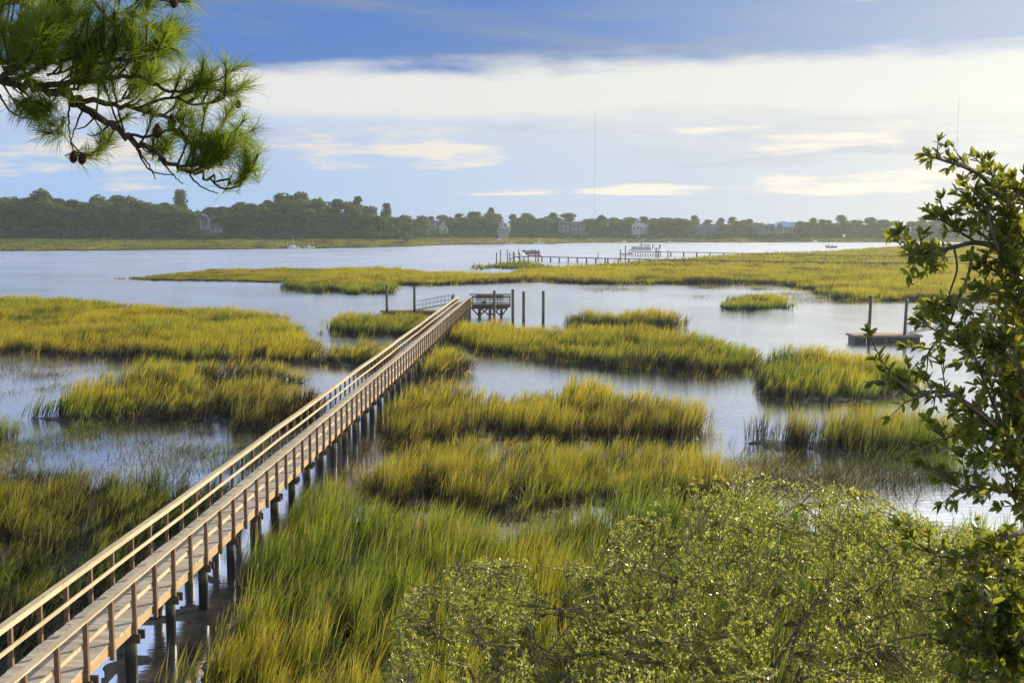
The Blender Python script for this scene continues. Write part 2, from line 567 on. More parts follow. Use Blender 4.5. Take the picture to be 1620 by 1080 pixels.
region('mid_band', [(585, 705), (640, 712), (700, 704), (760, 696), (850, 698), (950, 700), (1050, 702), (1118, 695)],
       [(1120, 640), (1050, 628), (975, 614), (960, 594), (905, 598), (860, 616), (760, 615), (700, 603), (650, 605), (600, 640)],
       1.0, 1.42, 0.50, 'marsh grass band beside the middle of the boardwalk, dark at its foot')
region('east_band', [(1178, 704), (1250, 714), (1400, 722), (1520, 724)], [(1520, 650), (1440, 642), (1350, 648), (1280, 656), (1190, 654)],
       1.0, 1.4, 0.58, 'marsh grass band behind the reed-filled pool at right')
region('near_upper', [(520, 790), (600, 800), (700, 812), (760, 828), (870, 820), (940, 800), (1080, 800), (1180, 790)],
       [(1185, 735), (1110, 698), (1000, 682), (900, 680), (800, 678), (700, 678), (640, 692), (590, 718), (545, 750)],
       0.85, 1.15, 0.52, 'golden tangled marsh grass in the middle distance right of the boardwalk')
region('near_lower', [(330, 1120), (330, 1060), (350, 1000), (400, 930), (450, 860), (490, 800), (560, 815), (650, 838), (760, 858), (880, 855), (960, 838), (1080, 828), (1180, 830), (1330, 838), (1500, 862), (1660, 862), (1900, 1250), (330, 1250)],
       [], 1.05, 1.25, 0.14, 'tall bright green marsh grass filling the near ground right of the boardwalk')
region('tangle', [(520, 788), (600, 838), (700, 868), (800, 885), (900, 880), (1000, 855), (1190, 850), (1190, 785)],
       [(1080, 792), (940, 792), (870, 812), (760, 820), (600, 792)], 1.0, 0.85, 0.40, 'flattened tangled brown grass on the dark mud between the two near grass stands')
region('west_mid', [(40, 657), (100, 668), (200, 670), (340, 664), (380, 692), (440, 682), (505, 655)],
       [(515, 612), (440, 600), (340, 597), (290, 590), (200, 592), (130, 602), (75, 622)],
       1.05, 1.42, 0.50, 'marsh grass clump standing in the left pools, golden topped')
region('west_mid_back', [(200, 606), (300, 612), (420, 610), (490, 606)], [(480, 572), (350, 567), (260, 566), (215, 572)],
       0.95, 1.3, 0.60, 'thin golden marsh grass strip between the two left pools')
region('west_edge', [(-80, 700), (0, 702), (22, 695)], [(28, 660), (0, 645), (-80, 640)],
       1.0, 1.3, 0.25, 'dark grass tuft at the left edge of the left pool')
region('west_near', [(-500, 1300), (-500, 760), (-60, 745), (40, 760), (120, 770), (240, 785), (330, 790), (380, 800), (330, 870), (180, 960), (0, 1100), (-100, 1300)],
       [], 1.0, 0.95, 0.06, 'dark green marsh grass left of the boardwalk in the near ground')
region('mid_island', [(193, 441), (235, 444), (320, 445), (430, 447), (520, 449), (607, 450), (673, 452), (727, 451), (790, 448), (857, 445), (890, 449), (940, 450), (1080, 450), (1223, 450), (1290, 462), (1330, 476), (1440, 476), (1500, 478), (1700, 482)],
       [(1700, 384), (1560, 384), (1450, 387), (1400, 390), (1300, 397), (1180, 400), (1080, 407), (1000, 412), (920, 417), (850, 420), (800, 430), (760, 431), (680, 427), (600, 421), (450, 418), (330, 421), (260, 427), (205, 431)],
       1.0, 1.35, 0.74, 'long ochre marsh island crossing the river in the middle distance')
region('mid_island_foot', [(446, 456), (500, 463), (560, 466), (618, 465)], [(622, 444), (580, 439), (520, 438), (470, 444)],
       1.1, 1.25, 0.45, 'short green marsh spit below the long marsh island')
region('mid_islet_back', [(748, 422), (800, 426), (852, 426)], [(862, 415), (830, 410), (790, 413), (765, 418)],
       0.9, 1.1, 0.35, 'green marsh islet under the pier head with the red cover')
region('river_islet', [(1142, 489), (1200, 492), (1240, 489)], [(1246, 470), (1225, 461), (1180, 459), (1146, 470)],
       1.9, 1.1, 0.42, 'small oval marsh islet standing alone in the river')
# thin reeds standing in water
region('reeds_a', [(0, 640), (140, 620), (220, 612), (200, 575), (0, 562)], [], 0.4, 0.6, 0.30, 'sparse reeds standing in the upper left pool', 0, 1)
region('reeds_b', [(-60, 750), (100, 765), (250, 778), (340, 790), (440, 745), (500, 690), (390, 700), (300, 672), (120, 672), (20, 705), (-60, 700)], [], 0.75, 0.6, 0.3,
       'sparse bent reeds standing in the blue left pool beside the boardwalk', 0, 1)
region('reeds_c', [(1130, 790), (1500, 806), (1560, 740), (1400, 724), (1180, 712), (1110, 720)], [], 0.8, 0.85, 0.42,
       'thin upright reeds standing in the bright pool at right', 0, 1)
region('reeds_d', [(925, 460), (985, 462), (1024, 461), (1010, 456), (940, 457)], [], 1.2, 0.8, 0.22, 'flattened reeds in the river left of the small islet', 0, 1)
region('reeds_e', [(1086, 472), (1130, 475), (1128, 470), (1096, 468)], [], 1.2, 0.7, 0.3, 'low reed patch at the left of the oval islet', 0, 1)
region('reeds_f', [(1103, 458), (1127, 459), (1128, 453), (1106, 453)], [], 2.5, 1.0, 0.4, 'upright reed tuft just below the long marsh island', 0, 1)
region('reeds_g', [(1182, 459), (1218, 459), (1220, 452), (1186, 452)], [], 2.5, 1.0, 0.4, 'second reed tuft below the long marsh island', 0, 1)
region('reeds_h', [(1250, 478), (1330, 480), (1340, 470), (1230, 462)], [], 1.0, 0.8, 0.35, 'reeds in the shallows right of the oval islet', 0, 1)
region('reeds_i', [(590, 800), (480, 800), (560, 730), (640, 690), (700, 700), (640, 720)], [], 0.5, 0.9, 0.35, 'reeds among the boardwalk pilings', 0, 1)
region('reeds_j', [(300, 1100), (350, 980), (440, 850), (490, 790), (430, 830), (330, 960), (260, 1040)], [], 0.28, 0.45, 0.2, 'short dark stubble on the mud under the boardwalk', 0, 1)

SHORE_PX = np.array([-900, 0, 200, 400, 560, 640, 700, 740, 873, 907, 1080, 1460, 2600])
SHORE_Z = np.array([520, 541, 557, 590, 629, 675, 730, 760, 780, 846, 870, 886, 900.])
FRONT_PX = np.array([-900, 560, 600, 640, 665, 700, 2600])
FRONT_Z = np.array([715, 720, 725, 740, 880, 925, 945.])
LAND_PX = np.array([-900, 560, 700, 2600]); LAND_H = np.array([3.5, 3.5, 2.4, 2.4])


def far_land(X, Y):
    """height of the far bank, or None-like -9 where the river is"""
    px = 810 + FPX * X / np.maximum(Y, 1)
    zs = np.interp(px, SHORE_PX, SHORE_Z); zf = np.interp(px, FRONT_PX, FRONT_Z)
    lh = np.interp(px, LAND_PX, LAND_H)
    tt = np.clip((Y - zs) / np.maximum(zf - zs, 5), 0, 1)
    return np.where(Y > zs, 0.05 + tt * lh + np.clip((Y - zf) / 400, 0, 3) * 4, -9.0), tt


def in_poly(x, y, poly):
    inside = np.zeros(x.shape, bool)
    n = len(poly)
    j = n - 1
    for i in range(n):
        xi, yi = poly[i]; xj, yj = poly[j]
        if yi != yj:
            c = ((yi > y) != (yj > y)) & (x < (xj - xi) * (y - yi) / (yj - yi) + xi)
            inside ^= c
        j = i
    return inside


# smooth value noise in numpy
_tab = rng.random((256, 256))


def vnoise(x, y):
    xi = np.floor(x).astype(int); yi = np.floor(y).astype(int)
    fx = x - xi; fy = y - yi
    fx = fx * fx * (3 - 2 * fx); fy = fy * fy * (3 - 2 * fy)
    a = _tab[xi & 255, yi & 255]; b = _tab[(xi + 1) & 255, yi & 255]
    c = _tab[xi & 255, (yi + 1) & 255]; d = _tab[(xi + 1) & 255, (yi + 1) & 255]
    return (a * (1 - fx) + b * fx) * (1 - fy) + (c * (1 - fx) + d * fx) * fy


def fbm(x, y, o=4):
    s = 0; a = 0.5; tot = 0
    for k in range(o):
        s = s + a * vnoise(x * 2 ** k + 17 * k, y * 2 ** k + 31 * k); tot += a; a *= 0.5
    return s / tot


# mud flat beside the boardwalk foot
MUD = np.array([(G(x, y, 0).x, G(x, y, 0).y) for x, y in [(100, 1120), (180, 1010), (260, 940), (330, 900), (400, 900), (380, 980), (340, 1060), (330, 1200), (0, 1200)]])


def ground_z(X, Y):
    w = 0.6 + Y * 0.004
    wx = X + (fbm(X * 0.5, Y * 0.5) - 0.5) * 2.4 * w
    wy = Y + (fbm(X * 0.5 + 50, Y * 0.5) - 0.5) * 3.0 * w
    z = np.full(X.shape, -0.75)
    for r in REG:
        if r['ptype'] == 0:
            b = r['poly']
            z = np.where(in_poly(wx, wy, b), 0.07, z)
        elif r['key'] in ('reeds_a', 'reeds_b', 'reeds_c', 'reeds_i'):
            z = np.where((z < 0) & in_poly(wx, wy, r['poly']), -0.08, z)
    z = np.where(in_poly(wx, wy, MUD), -0.012, z)
    z = z + (fbm(X * 1.3, Y * 1.3) - 0.5) * 0.12
    fl, tt = far_land(X, Y)
    z = np.where(fl > -5, fl, z)
    # the bank the photograph was taken from
    z = np.where(Y < 14, np.maximum(z, np.clip((14 - Y) * 0.25, 0, 3.0) * (np.abs(X + 9.5) > 2.5) + 0.05), z)
    return z


def build_ground():
    az = np.concatenate([np.arange(-180, -60, 6), np.arange(-60, -30, 1.5), np.arange(-30, 30, 0.14), np.arange(30, 60, 1.5), np.arange(60, 180, 6)])
    az = np.radians(az)
    rr = np.concatenate([[0.5, 4, 8, 12], 14 * (1300 / 14) ** (np.arange(0, 330) / 329.0), [1600, 2200, 3500, 5000]])
    A, RR = np.meshgrid(az, rr)
    X = np.sin(A) * RR; Y = np.cos(A) * RR
    Z = ground_z(X, Y)
    # average a little so banks slope
    Z[:, 1:-1] = (Z[:, :-2] + 2 * Z[:, 1:-1] + Z[:, 2:]) / 4
    V = np.stack([X, Y, Z], -1).reshape(-1, 3)
    nr, na = X.shape
    i = np.arange(nr - 1)[:, None] * na + np.arange(na)[None, :]
    j = np.arange(nr - 1)[:, None] * na + (np.arange(na)[None, :] + 1) % na
    Fc = np.stack([i, j, j + na, i + na], -1).reshape(-1, 4)
    me = np_mesh('ground', V, Fc[:, ::-1], smooth=True)
    finish('ground', me, M['mud'], None, 'structure')
    me = np_mesh('water', [(-5000, -60, 0), (5000, -60, 0), (5000, 5000, 0), (-5000, 5000, 0)], [(0, 1, 2, 3)])
    finish('water', me, M['water'], None, 'structure')


build_ground()

# ---------------------------------------------------------------- cordgrass
proto_col = bpy.data.collections.new('cordgrass_tufts')   # source tufts, not in the scene itself


def tuft_mesh(name, nb, rad, width, height, lean=0.28, curve=0.30, seed=0, segs=3, spread=1.0, bent=0.12):
    g = np.random.default_rng(seed)
    ang = g.random(nb) * 2 * np.pi; rr = g.random(nb) ** 0.8 * rad
    bx = np.cos(ang) * rr; by = np.sin(ang) * rr
    H = height * (0.50 + 0.62 * g.random(nb) ** 0.8)
    la = g.normal(0.25, 0.62 * spread, nb)          # direction the blade falls to, mostly down wind
    ln = np.abs(g.normal(lean, 0.13, nb))
    cv = np.abs(g.normal(curve, 0.15, nb))
    bnt = g.random(nb) < bent
    ln = np.where(bnt, ln + 0.8, ln)
    fa = la + np.pi / 2 + g.normal(0, 0.5, nb)
    W = width * (0.6 + 0.7 * g.random(nb))
    rnd = g.random(nb)
    levels = np.linspace(0, 1, segs + 1)
    wprof = [0.85, 1.0, 0.75, 0.0] if segs == 3 else ([0.9, 0.9, 0.0] if segs == 2 else [1.0, 0.0])
    V = []; T = []; RN = []
    for k, s in enumerate(levels):
        a = ln * s + cv * s * s
        cx = bx + np.cos(la) * H * (ln * s + cv * s * s) * 0.8
        cy = by + np.sin(la) * H * (ln * s + cv * s * s) * 0.8
        cz = H * s * (1 - 0.35 * np.minimum(a, 1.6) ** 2 * s)
        cz = np.maximum(cz, 0.02 * s)
        wd = W * wprof[k] / 2
        V.append(np.stack([cx - np.cos(fa) * wd, cy - np.sin(fa) * wd, cz], -1))
        if k < segs:
            V.append(np.stack([cx + np.cos(fa) * wd, cy + np.sin(fa) * wd, cz], -1))
            T.append(np.full(nb, s)); RN.append(rnd)
        T.append(np.full(nb, s)); RN.append(rnd)
    V = np.stack(V, 1)                                # nb, 2*segs+1, 3
    T = np.stack(T, 1); RN = np.stack(RN, 1)
    nv = V.shape[1]
    base = np.arange(nb)[:, None] * nv
    faces = []
    for k in range(segs - 1):
        faces.append(base + np.array([[2 * k, 2 * k + 1, 2 * k + 3, 2 * k + 2]]))
    tri = base + np.array([[2 * segs - 2, 2 * segs - 1, 2 * segs, 2 * segs]])
    F4 = np.concatenate(faces, 0) if faces else np.zeros((0, 4), int)
    me = bpy.data.meshes.new(name)
    VV = V.reshape(-1, 3)
    fl = [tuple(int(a) for a in f) for f in F4] + [tuple(int(a) for a in f[:3]) for f in tri]
    me.from_pydata(VV.tolist(), [], fl)
    for an, av in (('t', T), ('rnd', RN)):
        a = me.attributes.new(an, 'FLOAT', 'POINT'); a.data.foreach_set('value', av.ravel().astype(np.float32))
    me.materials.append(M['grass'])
    me.shade_smooth()
    o = bpy.data.objects.new(name, me)
    proto_col.objects.link(o)
    return o


LODS = [  # blades, radius, width, height, segs
    (30, 0.32, 0.022, 1.12, 3), (26, 0.46, 0.040, 1.15, 3), (24, 0.80, 0.075, 1.15, 3), (24, 1.9, 0.20, 1.1, 2)]
for li, (nb, rad, wd, hh, sg) in enumerate(LODS):
    for v in range(4):
        tuft_mesh('tuft_%d%d' % (li, v), nb, rad, wd, hh, seed=li * 10 + v, segs=sg)
for v in range(4):   # loose reeds for the pools: near, near bent, middle, middle
    tuft_mesh('tuft_4%d' % v, 9 if v < 2 else 12, 0.5 if v < 2 else 0.9, 0.013 if v < 2 else 0.028, 1.0, 0.2 + 0.25 * (v % 2), 0.35, seed=77 + v, segs=3, spread=2.5, bent=0.35)


def grass_nodes():
    ng = bpy.data.node_groups.new('cordgrass_scatter', 'GeometryNodeTree')
    ng.interface.new_socket('Geometry', in_out='INPUT', socket_type='NodeSocketGeometry')
    ng.interface.new_socket('Geometry', in_out='OUTPUT', socket_type='NodeSocketGeometry')
    N = ng.nodes; L = ng.links
    gi = N.new('NodeGroupInput'); go = N.new('NodeGroupOutput')
    ci = N.new('GeometryNodeCollectionInfo'); ci.inputs['Collection'].default_value = proto_col
    ci.inputs['Separate Children'].default_value = True; ci.inputs['Reset Children'].default_value = True
    ip = N.new('GeometryNodeInstanceOnPoints')
    ip.inputs['Pick Instance'].default_value = True

    def at(name, typ):
        a = N.new('GeometryNodeInputNamedAttribute'); a.data_type = typ; a.inputs[0].default_value = name
        return [s for s in a.outputs if s.enabled][0]
    L.new(gi.outputs[0], ip.inputs['Points'])
    L.new(ci.outputs[0], ip.inputs['Instance'])
    L.new(at('idx', 'INT'), ip.inputs['Instance Index'])
    L.new(at('rot', 'FLOAT_VECTOR'), ip.inputs['Rotation'])
    L.new(at('scl', 'FLOAT_VECTOR'), ip.inputs['Scale'])
    L.new(ip.outputs[0], go.inputs[0])
    return ng


GN = grass_nodes()


def scatter(name, X, Y, Z, idx, hgt, hue, label, wid=None, silt_shade=0.14, silt_shade_var=0.9):
    n = len(X)
    me = bpy.data.meshes.new(name)
    me.vertices.add(n)
    me.vertices.foreach_set('co', np.stack([X, Y, Z], -1).astype(np.float32).ravel())
    a = me.attributes.new('idx', 'INT', 'POINT'); a.data.foreach_set('value', idx.astype(np.int32))
    rot = np.stack([rng.normal(0, 0.06, n), rng.normal(0, 0.06, n), rng.normal(0, 0.40, n)], -1)
    a = me.attributes.new('rot', 'FLOAT_VECTOR', 'POINT'); a.data.foreach_set('vector', rot.astype(np.float32).ravel())
    w = (0.85 + 0.35 * rng.random(n)) if wid is None else wid
    scl = np.stack([w, w, hgt], -1)
    a = me.attributes.new('scl', 'FLOAT_VECTOR', 'POINT'); a.data.foreach_set('vector', scl.astype(np.float32).ravel())
    a = me.attributes.new('hue', 'FLOAT', 'POINT'); a.data.foreach_set('value', hue.astype(np.float32))
    a = me.attributes.new('silt_shade', 'FLOAT', 'POINT'); a.data.foreach_set('value', np.clip(silt_shade + (fbm(X * 0.16 + 70, Y * 0.11 + 20, 4) - 0.45) * silt_shade_var + rng.normal(0, 0.07, n), 0, 1).astype(np.float32))
    me.materials.append(M['grass'])
    o = link(bpy.data.objects.new(name, me))
    md = o.modifiers.new('scatter', 'NODES'); md.node_group = GN
    tag(o, label, 'marsh grass' if 'reed' not in name else 'reeds', None, 'stuff')
    return o


def fill_region(r):
    poly = r['poly']
    x0, y0 = poly.min(0) - 2; x1, y1 = poly.max(0) + 2
    y0 = max(y0, 13.0)
    parts = []
    bands = [(0, 62, 0, 4.6), (62, 140, 1, 2.7), (140, 290, 2, 1.2), (290, 1400, 3, 0.26)]
    for a, b, lod, dens in bands:
        ya, yb = max(a, y0), min(b, y1)
        if yb <= ya: continue
        if r['ptype'] == 1:
            dens = {0: 12.0, 1: 8.0, 2: 1.2, 3: 0.3}[lod]
        n = int((x1 - x0) * (yb - ya) * dens)
        X = x0 + rng.random(n) * (x1 - x0); Y = ya + rng.random(n) * (yb - ya)
        k = np.abs(X) < Y * 0.50 + 6             # the part of the marsh that can be seen
        X = X[k]; Y = Y[k]
        w = 0.5 + Y * 0.0035
        wx = X + (fbm(X * 0.5, Y * 0.5) - 0.5) * 2.4 * w
        wy = Y + (fbm(X * 0.5 + 50, Y * 0.5) - 0.5) * 3.0 * w
        jt = 0.35 + Y * 0.006          # single clumps stray past the bank edge
        k = in_poly(wx + rng.normal(0, 1, n0 := len(X)) * jt * (rng.random(n0) < 0.5), wy + rng.normal(0, 1, n0) * jt * 1.3 * (rng.random(n0) < 0.5), poly)
        dn = r['dens'] * np.clip(0.10 + 1.75 * fbm(X * 0.45 + 9, Y * 0.38, 4), 0.15, 1.3) if lod < 2 else np.full(X.shape, r['dens'])
        if r['ptype'] == 1: dn = r['dens'] * np.clip((fbm(X * 0.35, Y * 0.35 + 7, 3) - 0.30) * 4, 0.05, 1.8)
        k &= rng.random(len(X)) < dn
        # keep the boardwalk and its pilings clear
        bx = -9.76 + 0.0323 * Y
        k &= ~((np.abs(X - bx) < 1.0) & (Y < 143) & (rng.random(len(X)) < 0.93))
        X = X[k]; Y = Y[k]
        parts.append((X, Y, np.full(X.shape, lod)))
    if not parts: return
    X = np.concatenate([p[0] for p in parts]); Y = np.concatenate([p[1] for p in parts]); L = np.concatenate([p[2] for p in parts])
    if len(X) == 0: return
    Z = ground_z(X, Y) - 0.05
    if r['ptype'] == 1: Z = np.maximum(Z, -0.25)
    var = rng.integers(0, 4, len(X))
    idx = L * 4 + var
    if r['ptype'] == 1: idx = 16 + np.where(L < 1.5, var % 2, 2 + var % 2)
    hf = fbm(X * 0.28 + 3, Y * 0.22 + 5, 4)
    hgt = r['hgt'] * (0.45 + 1.15 * hf) * (0.85 + 0.3 * rng.random(len(X)))
    if r['key'] == 'mid_island':
        hgt *= np.clip((X + 56) / 25, 0.45, 1.0)
    hue = r['hue'] + 0.05 + (fbm(X * 0.12 + 40, Y * 0.08 + 11, 4) - 0.5) * 1.5 + rng.normal(0, 0.12, len(X))
    silt_shade = {'west_near': 0.26, 'near_lower': 0.08, 'west_mid': 0.25, 'mid_band': 0.25, 'east_band': 0.25, 'mid_island': 0.22, 'tangle': 0.30}.get(r['key'], 0.18 if r['ptype'] == 0 else 0.35)  # how far up the blades the painted dark foot reaches, per stand
    scatter('marsh_grass' if r['ptype'] == 0 else 'reeds', X, Y, Z, idx, hgt, hue, r['label'], silt_shade=silt_shade)


for r_ in REG: fill_region(r_)


def far_bank_grass():
    n = 60000
    Y = 515 + rng.random(n) * 440; X = (rng.random(n) - 0.5) * 1.04 * Y
    fl, tt = far_land(X, Y)
    k = (fl > -5) & (tt < 0.999) & (rng.random(n) < 0.75)
    px = 810 + FPX * X / Y
    for nm, a, b, lab in (('marsh_grass', -900, 640, 'olive marsh grass along the far shore below the wooded headland'),
                          ('marsh_grass', 640, 2600, 'yellow marsh grass strip along the far shore below the distant woods')):
        kk = k & (px >= a) & (px < b)
        x = X[kk]; y = Y[kk]
        hue = 0.42 + (fbm(x * 0.02, y * 0.02) - 0.5) * 1.2
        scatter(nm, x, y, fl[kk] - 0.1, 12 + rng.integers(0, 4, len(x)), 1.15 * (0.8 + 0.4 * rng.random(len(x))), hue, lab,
                wid=1.1 + 0.5 * rng.random(len(x)), silt_shade=0.3)


far_bank_grass()

# ---------------------------------------------------------------- the boardwalk
def bwx(Y): return -9.76 + 0.0323 * Y


DECK = 1.5
RAILTOP = 2.45
AXIS = Vector((0.0323, 1, 0)).normalized()
SIDE = Vector((1, -0.0323, 0)).normalized()


def bp(Y, off, z):
    return Vector((bwx(Y), Y, z)) + SIDE * off


def build_boardwalk():
    Y0, Y1, STEP = 9.0, 138.2, 1.39
    root = thing('boardwalk', 'long straight weathered timber boardwalk with railings on pilings, leading out to the river', 'boardwalk', (bwx(Y0), Y0, 0))
    jig = lambda Y: 0.012 * math.sin(Y * 0.31) + 0.010 * math.sin(Y * 0.83 + 1)      # it was built by hand
    deck = MB(); y = Y0
    while y < Y1:
        w = 0.138
        z = DECK - 0.02 + random.uniform(-0.003, 0.003) + jig(y)
        e = random.uniform(-0.012, 0.012)
        deck.bar(bp(y, -0.71 + e, z), bp(y, 0.71 + e, z), w, 0.038)
        y += w + 0.007
    deck.build('deck', M['plank'], root)
    for s in (-1, 1):
        cap = MB(); fas = MB(); mid = MB(); rim = MB()
        y = Y0
        while y < Y1:
            y2 = min(y + STEP * 3, Y1 + 0.05)
            o = random.uniform(-0.006, 0.006)
            cap.bar(bp(y + 0.003, s * 0.715 + o, RAILTOP - 0.02 + jig(y)), bp(y2 - 0.003, s * 0.715 + o, RAILTOP - 0.02 + jig(y2)), 0.15, 0.038)
            fas.bar(bp(y + 0.003, s * 0.742 - s * 0.066, RAILTOP - 0.086 + jig(y)), bp(y2 - 0.003, s * 0.742 - s * 0.066, RAILTOP - 0.086 + jig(y2)), 0.036, 0.088)
            mid.bar(bp(y + 0.003, s * 0.676, 1.93 + jig(y)), bp(y2 - 0.003, s * 0.676, 1.93 + jig(y2)), 0.036, 0.088)
            rim.bar(bp(y + 0.003, s * 0.672, DECK - 0.15 + jig(y)), bp(y2 - 0.003, s * 0.672, DECK - 0.15 + jig(y2)), 0.04, 0.215)
            y = y2
            if y >= Y1 - 0.01: break
        c = cap.build('handrail_cap', M['rail'], root)
        fas.build('rail_fascia', M['rail'], root)
        mid.build('middle_rail', M['rail'], root)
        rim.build('rim_joist', M['rim'], root)
    # posts
    ys = [Y0 + 0.4 + STEP * k for k in range(int((Y1 - Y0) / STEP) + 1)]
    rest = MB()
    for k, yy in enumerate(ys):
        for s in (-1, 1):
            mb = rest if k >= 50 else MB()
            lean = random.uniform(-0.008, 0.008)
            mb.bar(bp(yy, s * 0.742, 1.16), bp(yy + lean, s * 0.742, RAILTOP - 0.04), 0.088, 0.088, up=AXIS)
            if k < 50: mb.build('rail_post', M['post'], root)
    rest.build('rail_post', M['post'], root, 'stuff')
    # bents: two round pilings and a cap beam under every second post
    rest = MB(); beams = MB()
    n = 0
    for k in range(0, len(ys), 2):
        yy = ys[k] + 0.12
        for s in (-1, 1):
            mb = rest if n >= 100 else MB()
            r = random.uniform(0.115, 0.14)
            mb.tube([bp(yy, s * (0.60 + random.uniform(-0.02, 0.02)), -1.3), bp(yy, s * 0.60, DECK - 0.26)], [r * 1.06, r], 12)
            if n < 100: mb.build('piling', M['piling'], root, smooth=False)
            n += 1
        beams.bar(bp(yy - 0.16, -0.86, DECK - 0.35), bp(yy - 0.16, 0.86, DECK - 0.35), 0.05, 0.2)
        beams.bar(bp(yy + 0.16, -0.86, DECK - 0.35), bp(yy + 0.16, 0.86, DECK - 0.35), 0.05, 0.2)
    for s in (-0.22, 0.22):
        beams.bar(bp(Y0, s, DECK - 0.145), bp(Y1, s, DECK - 0.145), 0.045, 0.2)
    beams.build('cap_beam', M['dark_wood'], root)
    # ---- pier head platform, fixed to the end of the walk
    X0, X1, YA, YB = -6.75, -0.25, 138.3, 142.8
    plat = MB(); y = YA
    while y < YB:
        plat.box(X0, y, DECK - 0.04, X1, y + 0.138, DECK); y += 0.145
    pf = plat.build('platform_deck', M['grey_wood'], root)
    fr = MB()
    XF = bwx(YA) + 0.80
    for (a, b) in (((XF, YA), (X1, YA)), ((X1, YA), (X1, YB)), ((X0, YB), (X1, YB)), ((X0, YA + 0.1), (X0, YB))):
        fr.bar((a[0], a[1], DECK - 0.19), (b[0], b[1], DECK - 0.19), 0.05, 0.29)
    fr.bar((XF, YA + 0.4, DECK - 0.45), (X1 - 0.3, YA + 0.4, DECK - 0.45), 0.1, 0.2)
    fr.build('platform_beam', M['dark_wood'], root)
    rl = MB()

    def railing(a, b, nposts):
        a = Vector((a[0], a[1], 0)); b = Vector((b[0], b[1], 0))
        for k in range(nposts):
            p = a.lerp(b, k / (nposts - 1))
            rl.bar((p.x, p.y, DECK - 0.3), (p.x, p.y, RAILTOP - 0.04), 0.09, 0.09, up=(0, 1, 0))
        for z, h, w in ((RAILTOP - 0.02, 0.04, 0.15), (RAILTOP - 0.12, 0.09, 0.04), (1.98, 0.09, 0.04)):
            rl.bar((a.x, a.y, z), (b.x, b.y, z), w, h)
    railing((XF + 0.05, YA - 0.03), (X1 + 0.02, YA - 0.03), 4)
    railing((X1 + 0.03, YA + 0.1), (X1 + 0.03, YB), 4)
    railing((X0 + 1.9, YB + 0.03), (X1, YB + 0.03), 5)
    railing((X0 - 0.03, YB), (X0 - 0.03, 141.5), 2)
    railing((X0 - 0.03, 140.2), (X0 - 0.03, YA + 0.1), 2)
    rl.build('platform_railing', M['dark_wood'], root)
    bn = MB()
    bn.box(-4.2, 141.9, DECK + 0.40, -1.0, 142.35, DECK + 0.45)
    bn.box(-4.2, 142.42, DECK + 0.55, -1.0, 142.47, DECK + 0.85)
    for x in (-4.0, -2.6, -1.2): bn.box(x, 141.95, DECK + 0.004, x + 0.09, 142.4, DECK + 0.40)
    bn.build('bench', M['grey_wood'], root)
    xs = (-3.7, -2.5, -1.2)
    for x in xs:
        for yy in (YA + 0.45, YB - 0.5):
            MB().tube([(x, yy, -1.3), (x, yy, DECK - 0.33)], [0.15, 0.14], 12).build('piling', M['piling'], root)
    br = MB()
    for a, b in zip(xs[:-1], xs[1:]):
        br.bar((a, YA + 0.27, 0.15), (b, YA + 0.27, DECK - 0.3), 0.045, 0.17)
        br.bar((b, YA + 0.22, 0.15), (a, YA + 0.22, DECK - 0.3), 0.045, 0.17)
    br.bar((-4.7, YA + 0.22, DECK - 0.3), (-3.7, YA + 0.22, 0.15), 0.045, 0.17)
    br.bar((-1.2, YA + 0.27, 0.15), (-0.45, YA + 0.27, DECK - 0.35), 0.045, 0.17)
    br.build('cross_brace', M['dark_wood'], root)
    for x in (-6.2, -5.0):
        MB().tube([(x, YB - 0.5, -1.3), (x, YB - 0.5, DECK - 0.33)], [0.15, 0.14], 12).build('piling', M['piling'], root)
    bx_ = MB().box(-3.45, 139.0, DECK + 0.004, -2.9, 139.4, DECK + 0.32).build('dock_box', M['green_box'], root)


build_boardwalk()


def mooring(px, ytop, ybase, label, r=0.15, group='mooring pilings around the boardwalk pier head', cap=None, lean=0.0, name='mooring_piling'):
    g = G(px, ybase, 0)
    top = P(px, ytop, g.y)
    root = thing(name, label, 'piling', (g.x, g.y, 0), group)
    MB().tube([(g.x, g.y, -1.5), (g.x + lean, g.y, top.z)], [r * 1.08, r], 12).build('shaft', M['piling'], root)
    if cap:
        MB().tube([(g.x + lean, g.y, top.z), (g.x + lean, g.y, top.z + 0.06), (g.x + lean, g.y, top.z + 0.2)], [r * 1.15, r * 1.1, 0.02], 12).build('cap', M['black'], root)
    return root


mooring(782, 459.6, 512, 'mooring piling rising in front of the pier head platform railing')
mooring(811.3, 457.6, 514, 'first mooring piling just right of the pier head platform')
mooring(828.4, 461, 516, 'middle of the three mooring pilings standing right of the pier head')
mooring(859.5, 460, 512, 'outermost mooring piling right of the pier head, farthest from the platform')

